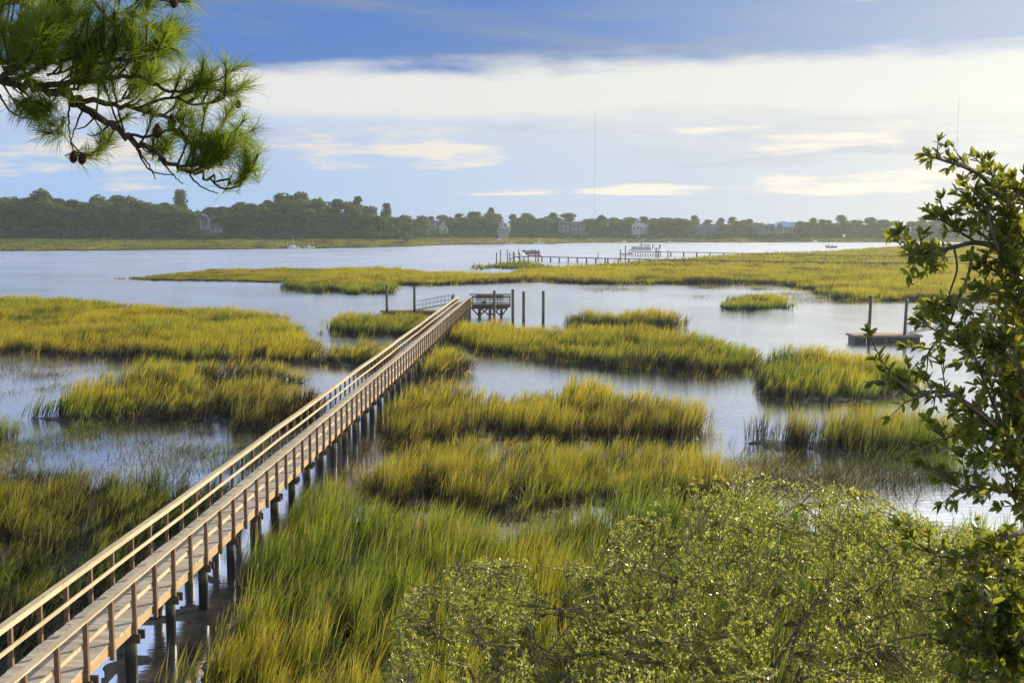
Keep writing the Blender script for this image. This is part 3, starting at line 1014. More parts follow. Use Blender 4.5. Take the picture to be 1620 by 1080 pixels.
# tan floating dock left of the pier head, with its gangway
def dock_and_gangway():
    a = G(601, 496, 0.0); y = 143.5
    x0 = (601 - 810) / FPX * y; x1 = (690 - 810) / FPX * y
    root = thing('floating_dock', 'low tan floating dock left of the pier head, half hidden by green grass', 'floating dock', (x0, y, 0))
    mb = MB(); x = x0
    while x < x1 - 0.1:
        mb.box(x, y, 0.42, x + 0.138, y + 2.3, 0.46); x += 0.145
    mb.build('decking', M['rim'], root)
    MB().box(x0, y + 0.01, 0.22, x1, y + 0.06, 0.415).box(x0, y + 2.24, 0.22, x1, y + 2.29, 0.415).box(x0, y + 0.07, 0.22, x0 + 0.05, y + 2.2, 0.415).box(x1 - 0.05, y + 0.07, 0.22, x1, y + 2.2, 0.415).build('skirt_board', M['grey_wood'], root)
    MB().box(x0 + 0.2, y + 0.2, -0.25, x1 - 0.2, y + 2.1, 0.215).build('float', M['black'], root)
    for px, yt in ((612, 452.8), (655.6, 454.5)):
        xx = (px - 810) / FPX * y
        zt = P(px, yt, y).z
        r2 = thing('mooring_piling', 'mooring piling at the %s end of the tan floating dock' % ('left' if px < 630 else 'gangway'), 'piling', (xx, y - 0.17, 0), 'pilings of the tan floating dock')
        MB().tube([(xx, y - 0.18, -1.5), (xx, y - 0.18, zt)], [0.16, 0.145], 12).build('shaft', M['piling'], r2)
        MB().tube([(xx, y - 0.18, zt), (xx, y - 0.18, zt + 0.05), (xx, y - 0.18, zt + 0.16)], [0.165, 0.16, 0.02], 12).build('cap', M['black'], r2)
    # gangway: aluminium truss from the platform down to the dock
    gw = thing('gangway', 'light aluminium gangway sloping from the pier head down to the tan floating dock', 'gangway', (-6.8, 140.9, DECK))
    A = Vector((-6.8, 140.3, DECK)); B = Vector((-10.9, 144.2, 0.53))
    d = (B - A); sd_ = Vector((d.y, -d.x, 0)).normalized()
    fl = MB()
    n = 34
    for k in range(n):
        p = A + d * ((k + 0.5) / n)
        fl.bar(p - sd_ * 0.5 , p + sd_ * 0.5, d.length / n * 0.9, 0.025)
    fl.build('walkway', M['metal'], gw)
    for s in (-1, 1):
        tr = MB(); o = sd_ * (0.53 * s)
        tr.bar(A + o + Vector((0, 0, 0)), B + o, 0.05, 0.10)
        for h in (0.5, 0.98):
            tr.tube([A + o + Vector((0, 0, h)), B + o + Vector((0, 0, h))], 0.028, 8)
        for k in range(10):
            p = A + d * (k / 9) + o
            tr.tube([p, p + Vector((0, 0, 0.98))], 0.022, 6)
        tr.build('side_railing', M['metal'], gw)


dock_and_gangway()


# ---- small floating dock at the right, with pilings, ramp and its pier
def right_dock():
    y0 = G(1400, 541, 0).y
    k = y0 / FPX
    x0 = (1353 - 810) * k; x1 = (1461 - 810) * k
    root = thing('floating_dock', 'small grey-edged floating dock with tan deck boards between two tall capped pilings at right', 'floating dock', (x0, y0, 0))
    D = 2.4; mb = MB(); x = x0
    while x < x1 - 0.1:
        mb.box(x, y0, 0.56, x + 0.138, y0 + D, 0.60); x += 0.145
    mb.build('decking', M['rim'], root)
    sk = MB()
    sk.box(x0 - 0.05, y0 - 0.05, 0.42, x1 + 0.05, y0 - 0.004, 0.59).box(x0 - 0.05, y0 + D + 0.004, 0.42, x1 + 0.05, y0 + D + 0.05, 0.59)
    sk.box(x0 - 0.05, y0, 0.42, x0 - 0.004, y0 + D, 0.59).box(x1 + 0.06, y0, 0.42, x1 + 0.1, y0 + D, 0.59)
    sk.build('skirt_board', M['grey_wood'], root)
    L = x1 - x0
    for a, b in ((0.02, 0.19), (0.30, 0.46), (0.54, 0.98)):
        MB().box(x0 + L * a, y0 + 0.1, -0.25, x0 + L * b, y0 + D - 0.1, 0.415).build('float', M['black'], root)
    for px, yt, lab in ((1379, 470.5, 'left'), (1436, 476, 'right')):
        xx = (px - 810) * k; zt = P(px, yt, y0).z
        r2 = thing('mooring_piling', 'tall dark piling with pointed cap at the %s side of the small floating dock' % lab, 'piling', (xx, y0 + 0.5, 0), 'pilings of the small floating dock')
        MB().tube([(xx - 0.05, y0 + 0.5, -1.5), (xx + 0.12, y0 + 0.5, zt)], [0.15, 0.135], 12).build('shaft', M['piling'], r2)
        MB().tube([(xx + 0.12, y0 + 0.5, zt), (xx + 0.12, y0 + 0.5, zt + 0.06), (xx + 0.12, y0 + 0.5, zt + 0.2)], [0.165, 0.155, 0.02], 12).build('cap', M['black'], r2)
        MB().bar((xx + 0.2, y0 + 0.2, 0.62), (xx + 0.2, y0 + 0.8, 0.62), 0.4, 0.03).bar((xx + 0.02, y0 + 0.24, 0.62), (xx + 0.3, y0 + 0.24, 0.62), 0.3, 0.04).build('pile_guide', M['metal'], root)
    yp = y0 + 1.0
    kp = yp / FPX
    px0 = (1549 - 810) * kp
    gw = thing('gangway', 'thin aluminium ramp from the right timber pier down to the small floating dock', 'gangway', (px0, yp, 2.0))
    A = Vector((px0, yp, 2.02)); B = Vector(((1441 - 810) * kp, y0 + 1.2, 0.68))
    d = B - A; s_ = Vector((d.y, -d.x, 0)).normalized()
    w = MB(); n = 36
    for q in range(n):
        p = A + d * ((q + 0.5) / n); w.bar(p - s_ * 0.45, p + s_ * 0.45, d.length / n * 0.9, 0.025)
    w.build('walkway', M['metal'], gw)
    for s in (-1, 1):
        tr = MB(); o = s_ * 0.48 * s
        tr.bar(A + o, B + o, 0.05, 0.12)
        tr.tube([A + o + Vector((0, 0, 0.95)), B + o + Vector((0, 0, 0.55))], 0.025, 6)
        for q in range(6):
            f = q / 5; p = A + d * f + o
            tr.tube([p, p + Vector((0, 0, 0.95 - 0.4 * f))], 0.02, 6)
        tr.build('side_railing', M['metal'], gw)
    # timber pier leaving the frame at the right
    pr = thing('timber_pier', 'grey timber pier with railings and cross braces behind the leafy tree at right', 'pier', (px0, yp, 0))
    deck = MB()
    z = 2.0
    hx0, hx1, hy0, hy1 = px0, px0 + 3.4, yp - 1.7, yp + 1.9
    y = hy0
    while y < hy1:
        deck.box(hx0, y, z - 0.04, hx1, y + 0.138, z); y += 0.145
    E = Vector((px0 + 30, yp - 26, 0)); S = Vector((hx1 - 0.8, hy0 + 0.3, 0))
    dd = (E - S).normalized(); ss_ = Vector((-dd.y, dd.x, 0))
    ln = (E - S).length; t_ = 0.7
    while t_ < ln:
        p = S + dd * t_; deck.bar(p - ss_ * 0.75 + Vector((0, 0, z - 0.022)), p + ss_ * 0.75 + Vector((0, 0, z - 0.022)), 0.138, 0.036); t_ += 0.145
    deck.build('deck', M['grey_wood'], pr)
    bm_ = MB()
    bm_.bar((hx0, hy0 - 0.03, z - 0.18), (hx1, hy0 - 0.03, z - 0.18), 0.05, 0.28).bar((hx0, hy1 + 0.03, z - 0.18), (hx1, hy1 + 0.03, z - 0.18), 0.05, 0.28)
    bm_.bar((hx0 - 0.03, hy0, z - 0.18), (hx0 - 0.03, hy1, z - 0.18), 0.05, 0.28)
    for s in (-0.76, 0.76):
        bm_.bar(S + dd * 0.9 + ss_ * s + Vector((0, 0, z - 0.15)), E + ss_ * s + Vector((0, 0, z - 0.15)), 0.05, 0.22)
    bm_.build('rim_joist', M['grey_wood'], pr)
    rl = MB(); post = []

    def rail(a, b, n):
        a = Vector(a); b = Vector(b)
        for q in range(n):
            p = a.lerp(b, q / (n - 1)); post.append(p)
        for zz, h, w_ in ((z + 0.96, 0.04, 0.14), (z + 0.66, 0.09, 0.04), (z + 0.34, 0.09, 0.04)):
            rl.bar(a + Vector((0, 0, zz)), b + Vector((0, 0, zz)), w_, h)
    rail((hx0 + 0.2, hy0, 0), (hx1 - 1.3, hy0, 0), 3); rail((hx0, hy1, 0), (hx1, hy1, 0), 4)
    for s in (-0.7, 0.7): rail(S + dd * 0.8 + ss_ * s, E + ss_ * s, 26)
    rl.build('railing', M['grey_wood'], pr)
    for p in post[:40]:
        MB().bar((p.x, p.y, z - 0.3), (p.x, p.y, z + 0.94), 0.09, 0.09, up=(0, 1, 0)).build('rail_post', M['grey_wood'], pr)
    pts = [(hx0 + 0.25, hy0 + 0.2), (hx0 + 0.25, hy1 - 0.2), (hx0 + 1.7, hy0 + 0.2), (hx0 + 1.7, hy1 - 0.2), (hx1 - 0.2, hy0 + 0.2), (hx1 - 0.2, hy1 - 0.2)]
    for q in range(1, 11):
        p = S + dd * (ln * q / 10.5)
        pts += [((p + ss_ * 0.6).x, (p + ss_ * 0.6).y), ((p - ss_ * 0.6).x, (p - ss_ * 0.6).y)]
    for x, y in pts:
        MB().tube([(x, y, -1.2), (x, y, z - 0.05)], [0.16, 0.14], 10).build('piling', M['piling'], pr)
    br = MB()
    for a, b in ((0, 2), (2, 4)):
        (xa, ya), (xb, yb) = pts[a], pts[b]
        br.bar((xa, ya - 0.17, 0.2), (xb, yb - 0.17, z - 0.3), 0.045, 0.16).bar((xb, yb - 0.22, 0.2), (xa, ya - 0.22, z - 0.3), 0.045, 0.16)
    br.build('cross_brace', M['grey_wood'], pr)


right_dock()


# ---- piers far out over the middle marsh
def far_pier(label, pts, z, step, posts_above=0.0, w=1.5, wood='dark_wood', name='long_pier', rail=False):
    a = pts[0]
    root = thing(name, label, 'pier', (a.x, a.y, 0))
    dk = MB()
    for p, q in zip(pts[:-1], pts[1:]):
        dk.bar((p.x, p.y, z - 0.1), (q.x, q.y, z - 0.1), w, 0.2)
    dk.build('deck', M[wood], root)
    if rail:
        rl = MB()
        for p, q in zip(pts[:-1], pts[1:]):
            rl.bar((p.x, p.y - w / 2, z + 0.95), (q.x, q.y - w / 2, z + 0.95), 0.1, 0.1)
            rl.bar((p.x, p.y - w / 2, z + 0.5), (q.x, q.y - w / 2, z + 0.5), 0.06, 0.08)
        rl.build('railing', M[wood], root)
    n = 0
    for p, q in zip(pts[:-1], pts[1:]):
        L = (q - p).length; k = 0.4
        while k < L and n < 98:
            c = p.lerp(q, k / L)
            for s in (-1, 1):
                if s > 0 and n > 60: continue
                x, y = c.x, c.y + s * (w / 2 - 0.15)
                MB().tube([(x, y, -1.0), (x, y, z - 0.21)], 0.17, 8).build('piling', M['piling'], root)
                n += 1
            if posts_above:
                MB().tube([(c.x, c.y - w / 2 - 0.1, z - 0.3), (c.x, c.y - w / 2 - 0.1, z + posts_above)], 0.10, 6).build('light_post', M['white_trim'], root)
            k += step
    return root


def zline(px, py, z):
    g = G(px, py, z); return Vector((g.x, g.y, 0))


p1 = [zline(856, 405.6, 1.6), zline(960, 408.2, 1.6), zline(1080, 410.8, 1.6), zline(1300, 414.2, 1.6), zline(1640, 417.5, 1.6)]
far_pier('long low timber pier crossing the marsh from the head with the red cover', p1, 1.6, 3.75)
p2 = [zline(1040, 398.0, 1.6), zline(1200, 400.6, 1.6), zline(1406, 405.0, 1.6), zline(1640, 407, 1.6)]
far_pier('second long low pier, behind the first, ending at the moored white boats', p2, 1.6, 5.6)


def hull_mb(cx, cy, cz, L, W, H, yaw=0.0, n=9):
    """boat hull, bow towards +x before yaw"""
    mb = MB(); rings = []
    c, s = math.cos(yaw), math.sin(yaw)
    for i in range(n):
        t = i / (n - 1); x = -L / 2 + L * t
        w = W / 2 * (1 - max(0, (t - 0.45) / 0.55) ** 2.2) * (0.92 + 0.08 * min(1, t * 4))
        w = max(w, 0.03)
        sh = H * (1 + 0.35 * t * t); kz = H * 0.55 * max(0, t - 0.6) ** 1.2
        prof = [(-w, sh), (-w * 0.92, sh * 0.45), (-w * 0.55, kz + 0.05), (0, kz - 0.08), (w * 0.55, kz + 0.05), (w * 0.92, sh * 0.45), (w, sh), (w * 0.85, sh * 0.93), (0, sh * 0.85), (-w * 0.85, sh * 0.93)]
        rings.append([(cx + x * c - yy * s, cy + x * s + yy * c, cz + zz) for yy, zz in prof])
    m = len(rings[0]); vs = [p for r in rings for p in r]; fs = []
    for i in range(n - 1):
        for k in range(m):
            k2 = (k + 1) % m
            fs.append((i * m + k, i * m + k2, (i + 1) * m + k2, (i + 1) * m + k))
    fs.append(tuple(reversed(range(m)))); fs.append(tuple((n - 1) * m + k for k in range(m)))
    mb._add(vs, fs)
    return mb


def motorboat(label, cx, cy, cz, L=7.0, yaw=0.0, ttop=True, cover=None, motor=True, group=None, cabin=False, name='motorboat', hullm='white'):
    root = thing(name, label, 'boat', (cx, cy, cz), group)
    W = L * 0.33; H = L * 0.13
    c, s = math.cos(yaw), math.sin(yaw)

    def T(x, y, z): return Vector((cx + x * c - y * s, cy + x * s + y * c, cz + z))
    hull_mb(cx, cy, cz, L, W, H, yaw).build('hull', M[hullm], root)
    con = MB()
    if cabin:
        con.bar(T(-L * 0.1, 0, H * 1.6), T(L * 0.25, 0, H * 1.55), W * 0.6, H * 1.3)
    else:
        con.bar(T(-L * 0.06, 0, H * 1.5), T(L * 0.06, 0, H * 1.5), W * 0.35, H * 1.2)
    con.build('cabin' if cabin else 'console', M['white'], root)
    MB().bar(T(L * (0.27 if cabin else 0.075), 0, H * 2.1), T(L * (0.22 if cabin else 0.05), 0, H * 2.7), W * 0.5, 0.04).build('windshield', M['bluegrey'], root)
    if ttop:
        MB().bar(T(-L * 0.12, 0, H * 3.9), T(L * 0.12, 0, H * 3.9), W * 0.7, 0.1).build('canopy', M['bluegrey' if not cover else cover], root)
        p = MB()
        for a in (-1, 1):
            for b in (-1, 1):
                p.tube([T(a * L * 0.09, b * W * 0.28, H * 0.9), T(a * L * 0.10, b * W * 0.3, H * 3.9)], 0.05, 6)
        p.build('canopy_frame', M['metal'], root)
    if motor:
        MB().bar(T(-L * 0.5 - 0.05, 0, H * 0.3), T(-L * 0.5 - 0.05, 0, H * 1.9), 0.35, 0.4, up=(0, 1, 0)).bar(T(-L * 0.5 - 0.1, 0, H * 1.7), T(-L * 0.5 - 0.5, 0, H * 1.75), 0.38, 0.5).build('outboard_motor', M['black'], root)
    return root


def stick(name, label, cat, px, yt, yb, r=0.14, group=None):
    g = G(px, yb, 0)
    root = thing(name, label, cat, (g.x, g.y, 0), group)
    MB().tube([(g.x, g.y, -1.2), (g.x, g.y, P(px, yt, g.y).z)], [r * 1.1, r], 8).build('shaft', M['piling'], root)
    return root


def pier_heads():
    # head of the first pier (red cover)
    Y = p1[0].y
    k = Y / FPX
    X = lambda px: (px - 810) * k
    root = thing('pier_head', 'timber pier head with stairs and boat lift frame, red cover along its edge', 'pier head', (X(816), Y, 0))
    MB().box(X(813), Y - 1.5, 1.4, X(836), Y + 2, 1.6).build('deck', M['grey_wood'], root)
    for px in (813.5, 822, 835.6):
        for yy in (Y - 1.4, Y + 1.9):
            MB().tube([(X(px), yy, -1), (X(px), yy, 2.7)], 0.16, 8).build('piling', M['piling'], root)
    st = MB()
    for a in (0, 1.2):
        st.bar((X(806), Y - 1 + a, 0.3), (X(813), Y - 1 + a, 1.6), 0.12, 0.25)
        st.bar((X(806), Y - 1 + a, 1.3), (X(813), Y - 1 + a, 2.6), 0.08, 0.08)
        st.bar((X(818), Y - 1 + a, 1.6), (X(826), Y - 1 + a, 0.3), 0.12, 0.25)
    st.build('stair', M['grey_wood'], root)
    lift = thing('boat_lift', 'boat lift frame of posts and beams at the pier head with the red cover', 'boat lift', (X(840), Y + 3, 0))
    for px in (829, 848, 852):
        for yy in (Y + 2.6, Y + 5.4):
            MB().tube([(X(px), yy, -1), (X(px), yy, P(px, 395.5, Y).z)], 0.16, 8).build('post', M['piling'], lift)
    MB().bar((X(826), Y + 2.6, P(0, 397.4, Y).z), (X(849), Y + 2.6, P(0, 397.4, Y).z), 0.2, 0.25).bar((X(826), Y + 5.4, P(0, 397.4, Y).z), (X(849), Y + 5.4, P(0, 397.4, Y).z), 0.2, 0.25).build('top_beam', M['dark_wood'], lift)
    motorboat('grey motorboat hanging in the lift above the red cover', X(841), Y + 4.0, P(0, 402.6, Y).z, 5.2, 0.05, False, motor=False, hullm='bluegrey')
    kv = hull_mb(X(845), Y - 1.9, 1.62, (856 - 834) * k, 0.85, 0.38, 0.0)
    tag(kv.build('boat_cover', M['red'], None), 'long red covered canoe lying along the edge of the pier head', 'canoe')
    tag(hull_mb(X(828), Y - 0.6, 1.62, 2.2, 0.6, 0.9, 1.2).build('upturned_dinghy', M['white'], None), 'small pale dinghy on the pier head left of the red cover', 'dinghy')
    names = ['far left', 'second from the left', 'third from the left', 'fourth, short', 'fifth', 'sixth, behind']
    for i, (px, yt, yb) in enumerate(((785.6, 399, 416), (792, 395, 416.3), (802.6, 394.8, 413.8), (806.5, 399.5, 413), (812.5, 398, 414.5), (820.5, 393.7, 402.5))):
        stick('mooring_piling', names[i] + ' of the mooring pilings at the pier head with the red cover', 'piling', px, yt, yb, 0.16, 'pilings at the pier head with the red cover')
    stick('channel_marker', 'lone slim stake in the river behind the first long pier', 'stake', 946, 399, 411, 0.14)
    # head of the second pier (white boats)
    Y = p2[0].y + 6; k = Y / FPX
    root = thing('pier_head', 'timber pier head with stairs and gangways beside the moored white boats', 'pier head', (X(1000), Y, 0))
    X2 = lambda px: (px - 810) * k
    MB().box(X2(1003), Y - 1.5, 1.4, X2(1044), Y + 1, 1.6).build('deck', M['dark_wood'], root)
    MB().box(X2(981), Y - 4, 0.4, X2(1000), Y - 1.6, 0.75).build('floating_platform', M['dark_wood'], root)
    for i in range(11):
        px = 1004 + i * 4
        MB().tube([(X2(px), Y - 1.4, -1), (X2(px), Y - 1.4, 1.39)], 0.14, 8).build('piling', M['piling'], root)
    st = MB()
    for a in (0, 1.3):
        st.bar((X2(993), Y - 1.3 + a, 0.6), (X2(1003), Y - 1.3 + a, 1.7), 0.12, 0.25)
        st.bar((X2(993), Y - 1.3 + a, 1.8), (X2(1003), Y - 1.3 + a, 3.0), 0.10, 0.10)
        for q in range(5): st.bar((X2(993 + 2.4 * q), Y - 1.3 + a, 0.7 + q * 0.25), (X2(993 + 2.4 * q), Y - 1.3 + a, 1.9 + q * 0.28), 0.07, 0.07, up=(0, 1, 0))
    st.build('stair', M['grey_wood'], root)
    motorboat('white motorboat with a tall canopy, raised on a lift at the second pier head', X2(1017), Y + 4, 1.9, 8.5, 2.6, True)
    motorboat('white motorboat with open deck beside the canopied one at the second pier', X2(1030), Y + 7, 1.9, 7.5, 2.9, False, cabin=True)
    for i, (px, yt, yb) in enumerate(((981.5, 394.5, 412), (989.3, 389, 411), (1038, 393, 408), (1042, 396, 408), (1056.5, 396, 408))):
        stick('mooring_piling', ['short piling at the left end', 'tallest piling', 'piling just right of the boats', 'thick piling right of the boats', 'rightmost piling'][i] + ' of the second pier head', 'piling', px, yt, yb, 0.18, 'pilings at the second pier head')


pier_heads()


# ---- small boats, docks and stakes near the far shore
def far_shore_stuff():
    def at(px, py): return G(px, py, 0)
    g = at(1316, 392.2)
    b = motorboat('small dark fishing skiff with a standing person, far out in the bright channel', g.x, g.y, 0.0, 5.6, 0.0, False, hullm='bluegrey', motor=True, name='skiff')
    # the person standing in the stern
    mb = MB(); x, y, z = g.x - 1.6, g.y, 0.55
    prof = [(0.0, 0.10, -0.1), (0.45, 0.09, -0.1), (0.85, 0.13, -0.07)]
    mb.tube([(x - 0.1, y, z), (x - 0.1, y, z + 0.45), (x - 0.06, y, z + 0.86)], [0.07, 0.08, 0.11], 8)
    mb.tube([(x + 0.12, y, z), (x + 0.1, y, z + 0.45), (x + 0.05, y, z + 0.86)], [0.07, 0.08, 0.11], 8)
    mb.tube([(x, y, z + 0.8), (x, y, z + 1.0), (x, y, z + 1.3), (x, y, z + 1.45), (x, y, z + 1.52), (x, y, z + 1.6), (x, y, z + 1.72), (x, y, z + 1.78)], [0.16, 0.15, 0.19, 0.15, 0.06, 0.09, 0.1, 0.04], 10)
    mb.tube([(x - 0.17, y, z + 1.4), (x - 0.22, y + 0.02, z + 1.12), (x - 0.12, y - 0.2, z + 0.95)], [0.05, 0.045, 0.035], 7)
    mb.tube([(x + 0.17, y, z + 1.4), (x + 0.25, y - 0.05, z + 1.12), (x + 0.3, y - 0.25, z + 1.1)], [0.05, 0.045, 0.035], 7)
    tag(mb.build('person', M['black'], None, smooth=True), 'person in dark clothes standing in the stern of the small skiff', 'person')
    # dock with a sailing boat in front of the headland
    g = at(466, 393.5)
    motorboat('white motorboat with a thin mast moored at the dock before the headland', g.x, g.y - 2, 0, 6.2, math.pi, False, cabin=True)
    m = thing('boat_mast', 'thin pale mast standing by the white boat before the headland', 'mast', (g.x - 0.8, g.y + 1, 0))
    MB().tube([(g.x - 0.8, g.y + 1, -1), (g.x - 0.8, g.y + 1, 6.6)], 0.09, 8).build('pole', M['metal'], m)
    g2 = at(489, 393)
    motorboat('low white boat beside the stairs of the dock before the headland', g2.x, g2.y, 0, 5.5, math.pi, False, motor=False)
    g3 = at(508, 391)
    X0, X1, Y = g3.x - 5.5, g3.x + 4.5, g3.y + 6
    d = thing('headland_dock', 'raised dock on many pilings with red kayaks, before the wooded headland', 'dock', (X0, Y, 0))
    MB().box(X0, Y, 2.3, X1, Y + 4, 2.5).build('deck', M['grey_wood'], d)
    for i in range(8):
        MB().tube([(X0 + 0.3 + i * 1.35, Y + 0.2, -1), (X0 + 0.3 + i * 1.35, Y + 0.2, 2.29)], 0.14, 7).build('piling', M['grey_wood'], d)
    st = MB()
    for a in (0, 1.2): st.bar((X0 - 5, Y - 0.3 - a, 0.6), (X0, Y - 0.3 - a, 2.5), 0.15, 0.35)
    st.build('gangway', M['grey_wood'], d)
    for i, (a, l) in enumerate(((1.5, 3.2), (5.6, 3.6))):
        tag(hull_mb(X0 + a + 1, Y + 0.8, 2.52, l, 0.7, 0.4).build('kayak', M['red'], None), 'red kayak on the %s end of the headland dock' % ('left' if i == 0 else 'right'), 'kayak', 'red kayaks on the headland dock')
    wk = far_pier('low walkway with many thin posts running through grass before the headland', [zline(395, 383.5, 2.2), zline(500, 385.0, 2.2)], 2.0, 3.2, 1.0, 1.4, 'grey_wood', 'marsh_walkway')
    g = at(427, 387)
    tag(hull_mb(g.x, g.y, 3.1, 3.0, 0.9, 0.5).build('kayak', M['orange'], None), 'orange kayak on the thin walkway before the headland', 'kayak')
    yv = thing('boat_hoist', 'tall thin fork shaped hoist above the orange kayak', 'hoist', (g.x, g.y, 2.0))
    MB().tube([(g.x, g.y + 0.9, 0), (g.x, g.y + 0.9, 4.8)], 0.12, 6).tube([(g.x, g.y + 0.9, 4.7), (g.x - 1, g.y + 0.9, 6), (g.x - 1, g.y + 0.9, 9)], 0.09, 6).tube([(g.x, g.y + 0.9, 4.7), (g.x + 1, g.y + 0.9, 6), (g.x + 1, g.y + 0.9, 9)], 0.09, 6).build('frame', M['grey_wood'], yv)
    # dock row right of the headland
    w = far_pier('dark row of dock posts along the shore right of the headland', [zline(728, 384.0, 1.5), zline(800, 385.0, 1.5)], 1.5, 2.9, 1.3, 1.6, 'dark_wood', 'shore_dock')
    g = at(796, 386.5)
    d = thing('dock_shelter', 'small pale sunlit dock platform at the end of the shore dock', 'dock platform', (g.x, g.y, 0))
    MB().box(g.x - 4, g.y, 2.4, g.x + 3, g.y + 3, 2.65).build('deck', M['rim'], d)
    for i in range(5): MB().tube([(g.x - 3.8 + i * 1.6, g.y + 0.1, -1), (g.x - 3.8 + i * 1.6, g.y + 0.1, 2.39)], 0.14, 7).build('piling', M['rim'], d)
    MB().box(g.x - 3.6, g.y + 1, 2.66, g.x - 1.2, g.y + 2.4, 3.6).build('storage_box', M['white'], d)
    g = at(809, 387)
    motorboat('white skiff moored at the right end of the shore dock', g.x, g.y - 2, 0, 6, math.pi, False)
    g = at(853.5, 386.5)
    motorboat('white boat with a tower, alone off the far shore left of centre', g.x, g.y, 0, 7, math.pi, True, cover='white')
    far_pier('thin walkway along the yellow far shore', [zline(860, 379.6, 2.0), zline(1010, 378.6, 2.0), zline(1180, 378.0, 2.0)], 1.7, 6.5, 1.0, 1.4, 'grey_wood', 'marsh_walkway')
    for i, (px, L, cab, lab) in enumerate(((986, 8, True, 'white cabin boat at the far shore, left one of a scattered three'), (1057, 7, True, 'white cabin boat at the far shore, right of the taller pilings'), (1101, 3.2, False, 'tiny white dinghy at the far shore'), (1287, 9, True, 'pale boat at the far shore beyond the skiff'))):
        g = at(px, 384.6 if px < 1200 else 383.6)
        motorboat(lab, g.x, g.y - 3, 0, L * 0.62, 0.2, False, cabin=cab, motor=False)
    g = at(1333, 383.6)
    f = thing('flag', 'small white and red flag on a pole at the far shore right of the skiff', 'flag', (g.x, g.y, 0))
    zt = P(0, 370.5, g.y).z
    MB().tube([(g.x, g.y, -0.5), (g.x, g.y, zt + 0.3)], 0.05, 6).build('pole', M['metal'], f)
    fl = MB()
    n = 6
    vs = []; fs = []
    for i in range(n + 1):
        for z_ in (zt - 1.9, zt): vs.append((g.x + 0.05 + 1.9 * i / n, g.y + 0.18 * math.sin(i * 1.3), z_))
    for i in range(n): fs.append((2 * i, 2 * i + 2, 2 * i + 3, 2 * i + 1))
    fl.poly(vs, fs).build('cloth', M['white'], f)
    # radio masts
    for px, yt, Ym, lab in ((940, 172, 1040, 'thin radio mast rising over the far woods near the middle of the picture'), (1510, 155, 1060, 'thin radio mast rising over the far woods behind the leafy tree at right')):
        b = P(px, 361, Ym); top = P(px, yt, Ym).z
        r = thing('radio_mast', lab, 'radio mast', (b.x, Ym, 0), 'radio masts')
        mb = MB()
        for q in range(3):
            a = q * 2.094
            mb.tube([(b.x + 0.22 * math.cos(a), Ym + 0.22 * math.sin(a), 0), (b.x + 0.22 * math.cos(a), Ym + 0.22 * math.sin(a), top)], 0.035, 5)
        z_ = 2
        while z_ < top:
            mb.tube([(b.x - 0.2, Ym, z_), (b.x + 0.2, Ym, z_ + 1.2)], 0.035, 4); z_ += 1.2
        mb.build('lattice', M['grey_wood'], r)
        MB().tube([(b.x, Ym, top), (b.x, Ym, top + 3)], 0.05, 5).build('antenna', M['metal'], r)


far_shore_stuff()


# ---- bird on the handrail
def bird():
    Y = 75.2
    p = bp(Y, 0.715, RAILTOP)
    root = thing('bird', 'slender blue-grey heron standing on the right handrail of the boardwalk', 'bird', tuple(p))
    m, t = newmat('blue_grey_feathers')
    tc = t.n('ShaderNodeTexCoord').outputs['Object']
    out(t, pbr(t, t.mix(t.noise(tc, 30), (0.16, 0.20, 0.30), (0.32, 0.36, 0.46)), 0.8))
    b = MB()
    x, y, z = p
    b.tube([(x - 0.2, y, z + 0.19), (x - 0.14, y, z + 0.22), (x - 0.05, y, z + 0.27), (x + 0.04, y, z + 0.33), (x + 0.06, y, z + 0.40), (x + 0.035, y, z + 0.46), (x + 0.05, y, z + 0.51), (x + 0.09, y, z + 0.53), (x + 0.13, y, z + 0.53)],
           [0.012, 0.05, 0.085, 0.075, 0.035, 0.025, 0.03, 0.035, 0.015], 10)
    b.build('body', m, root, smooth=True)
    MB().tube([(x + 0.12, y, z + 0.53), (x + 0.23, y, z + 0.52)], [0.012, 0.003], 6).build('beak', M['black'], root)
    for s in (-1, 1): MB().tube([(x - 0.03, y + 0.03 * s, z + 0.24), (x - 0.01, y + 0.03 * s, z + 0.12), (x - 0.02, y + 0.03 * s, z)], 0.008, 6).build('leg', M['black'], root)


bird()

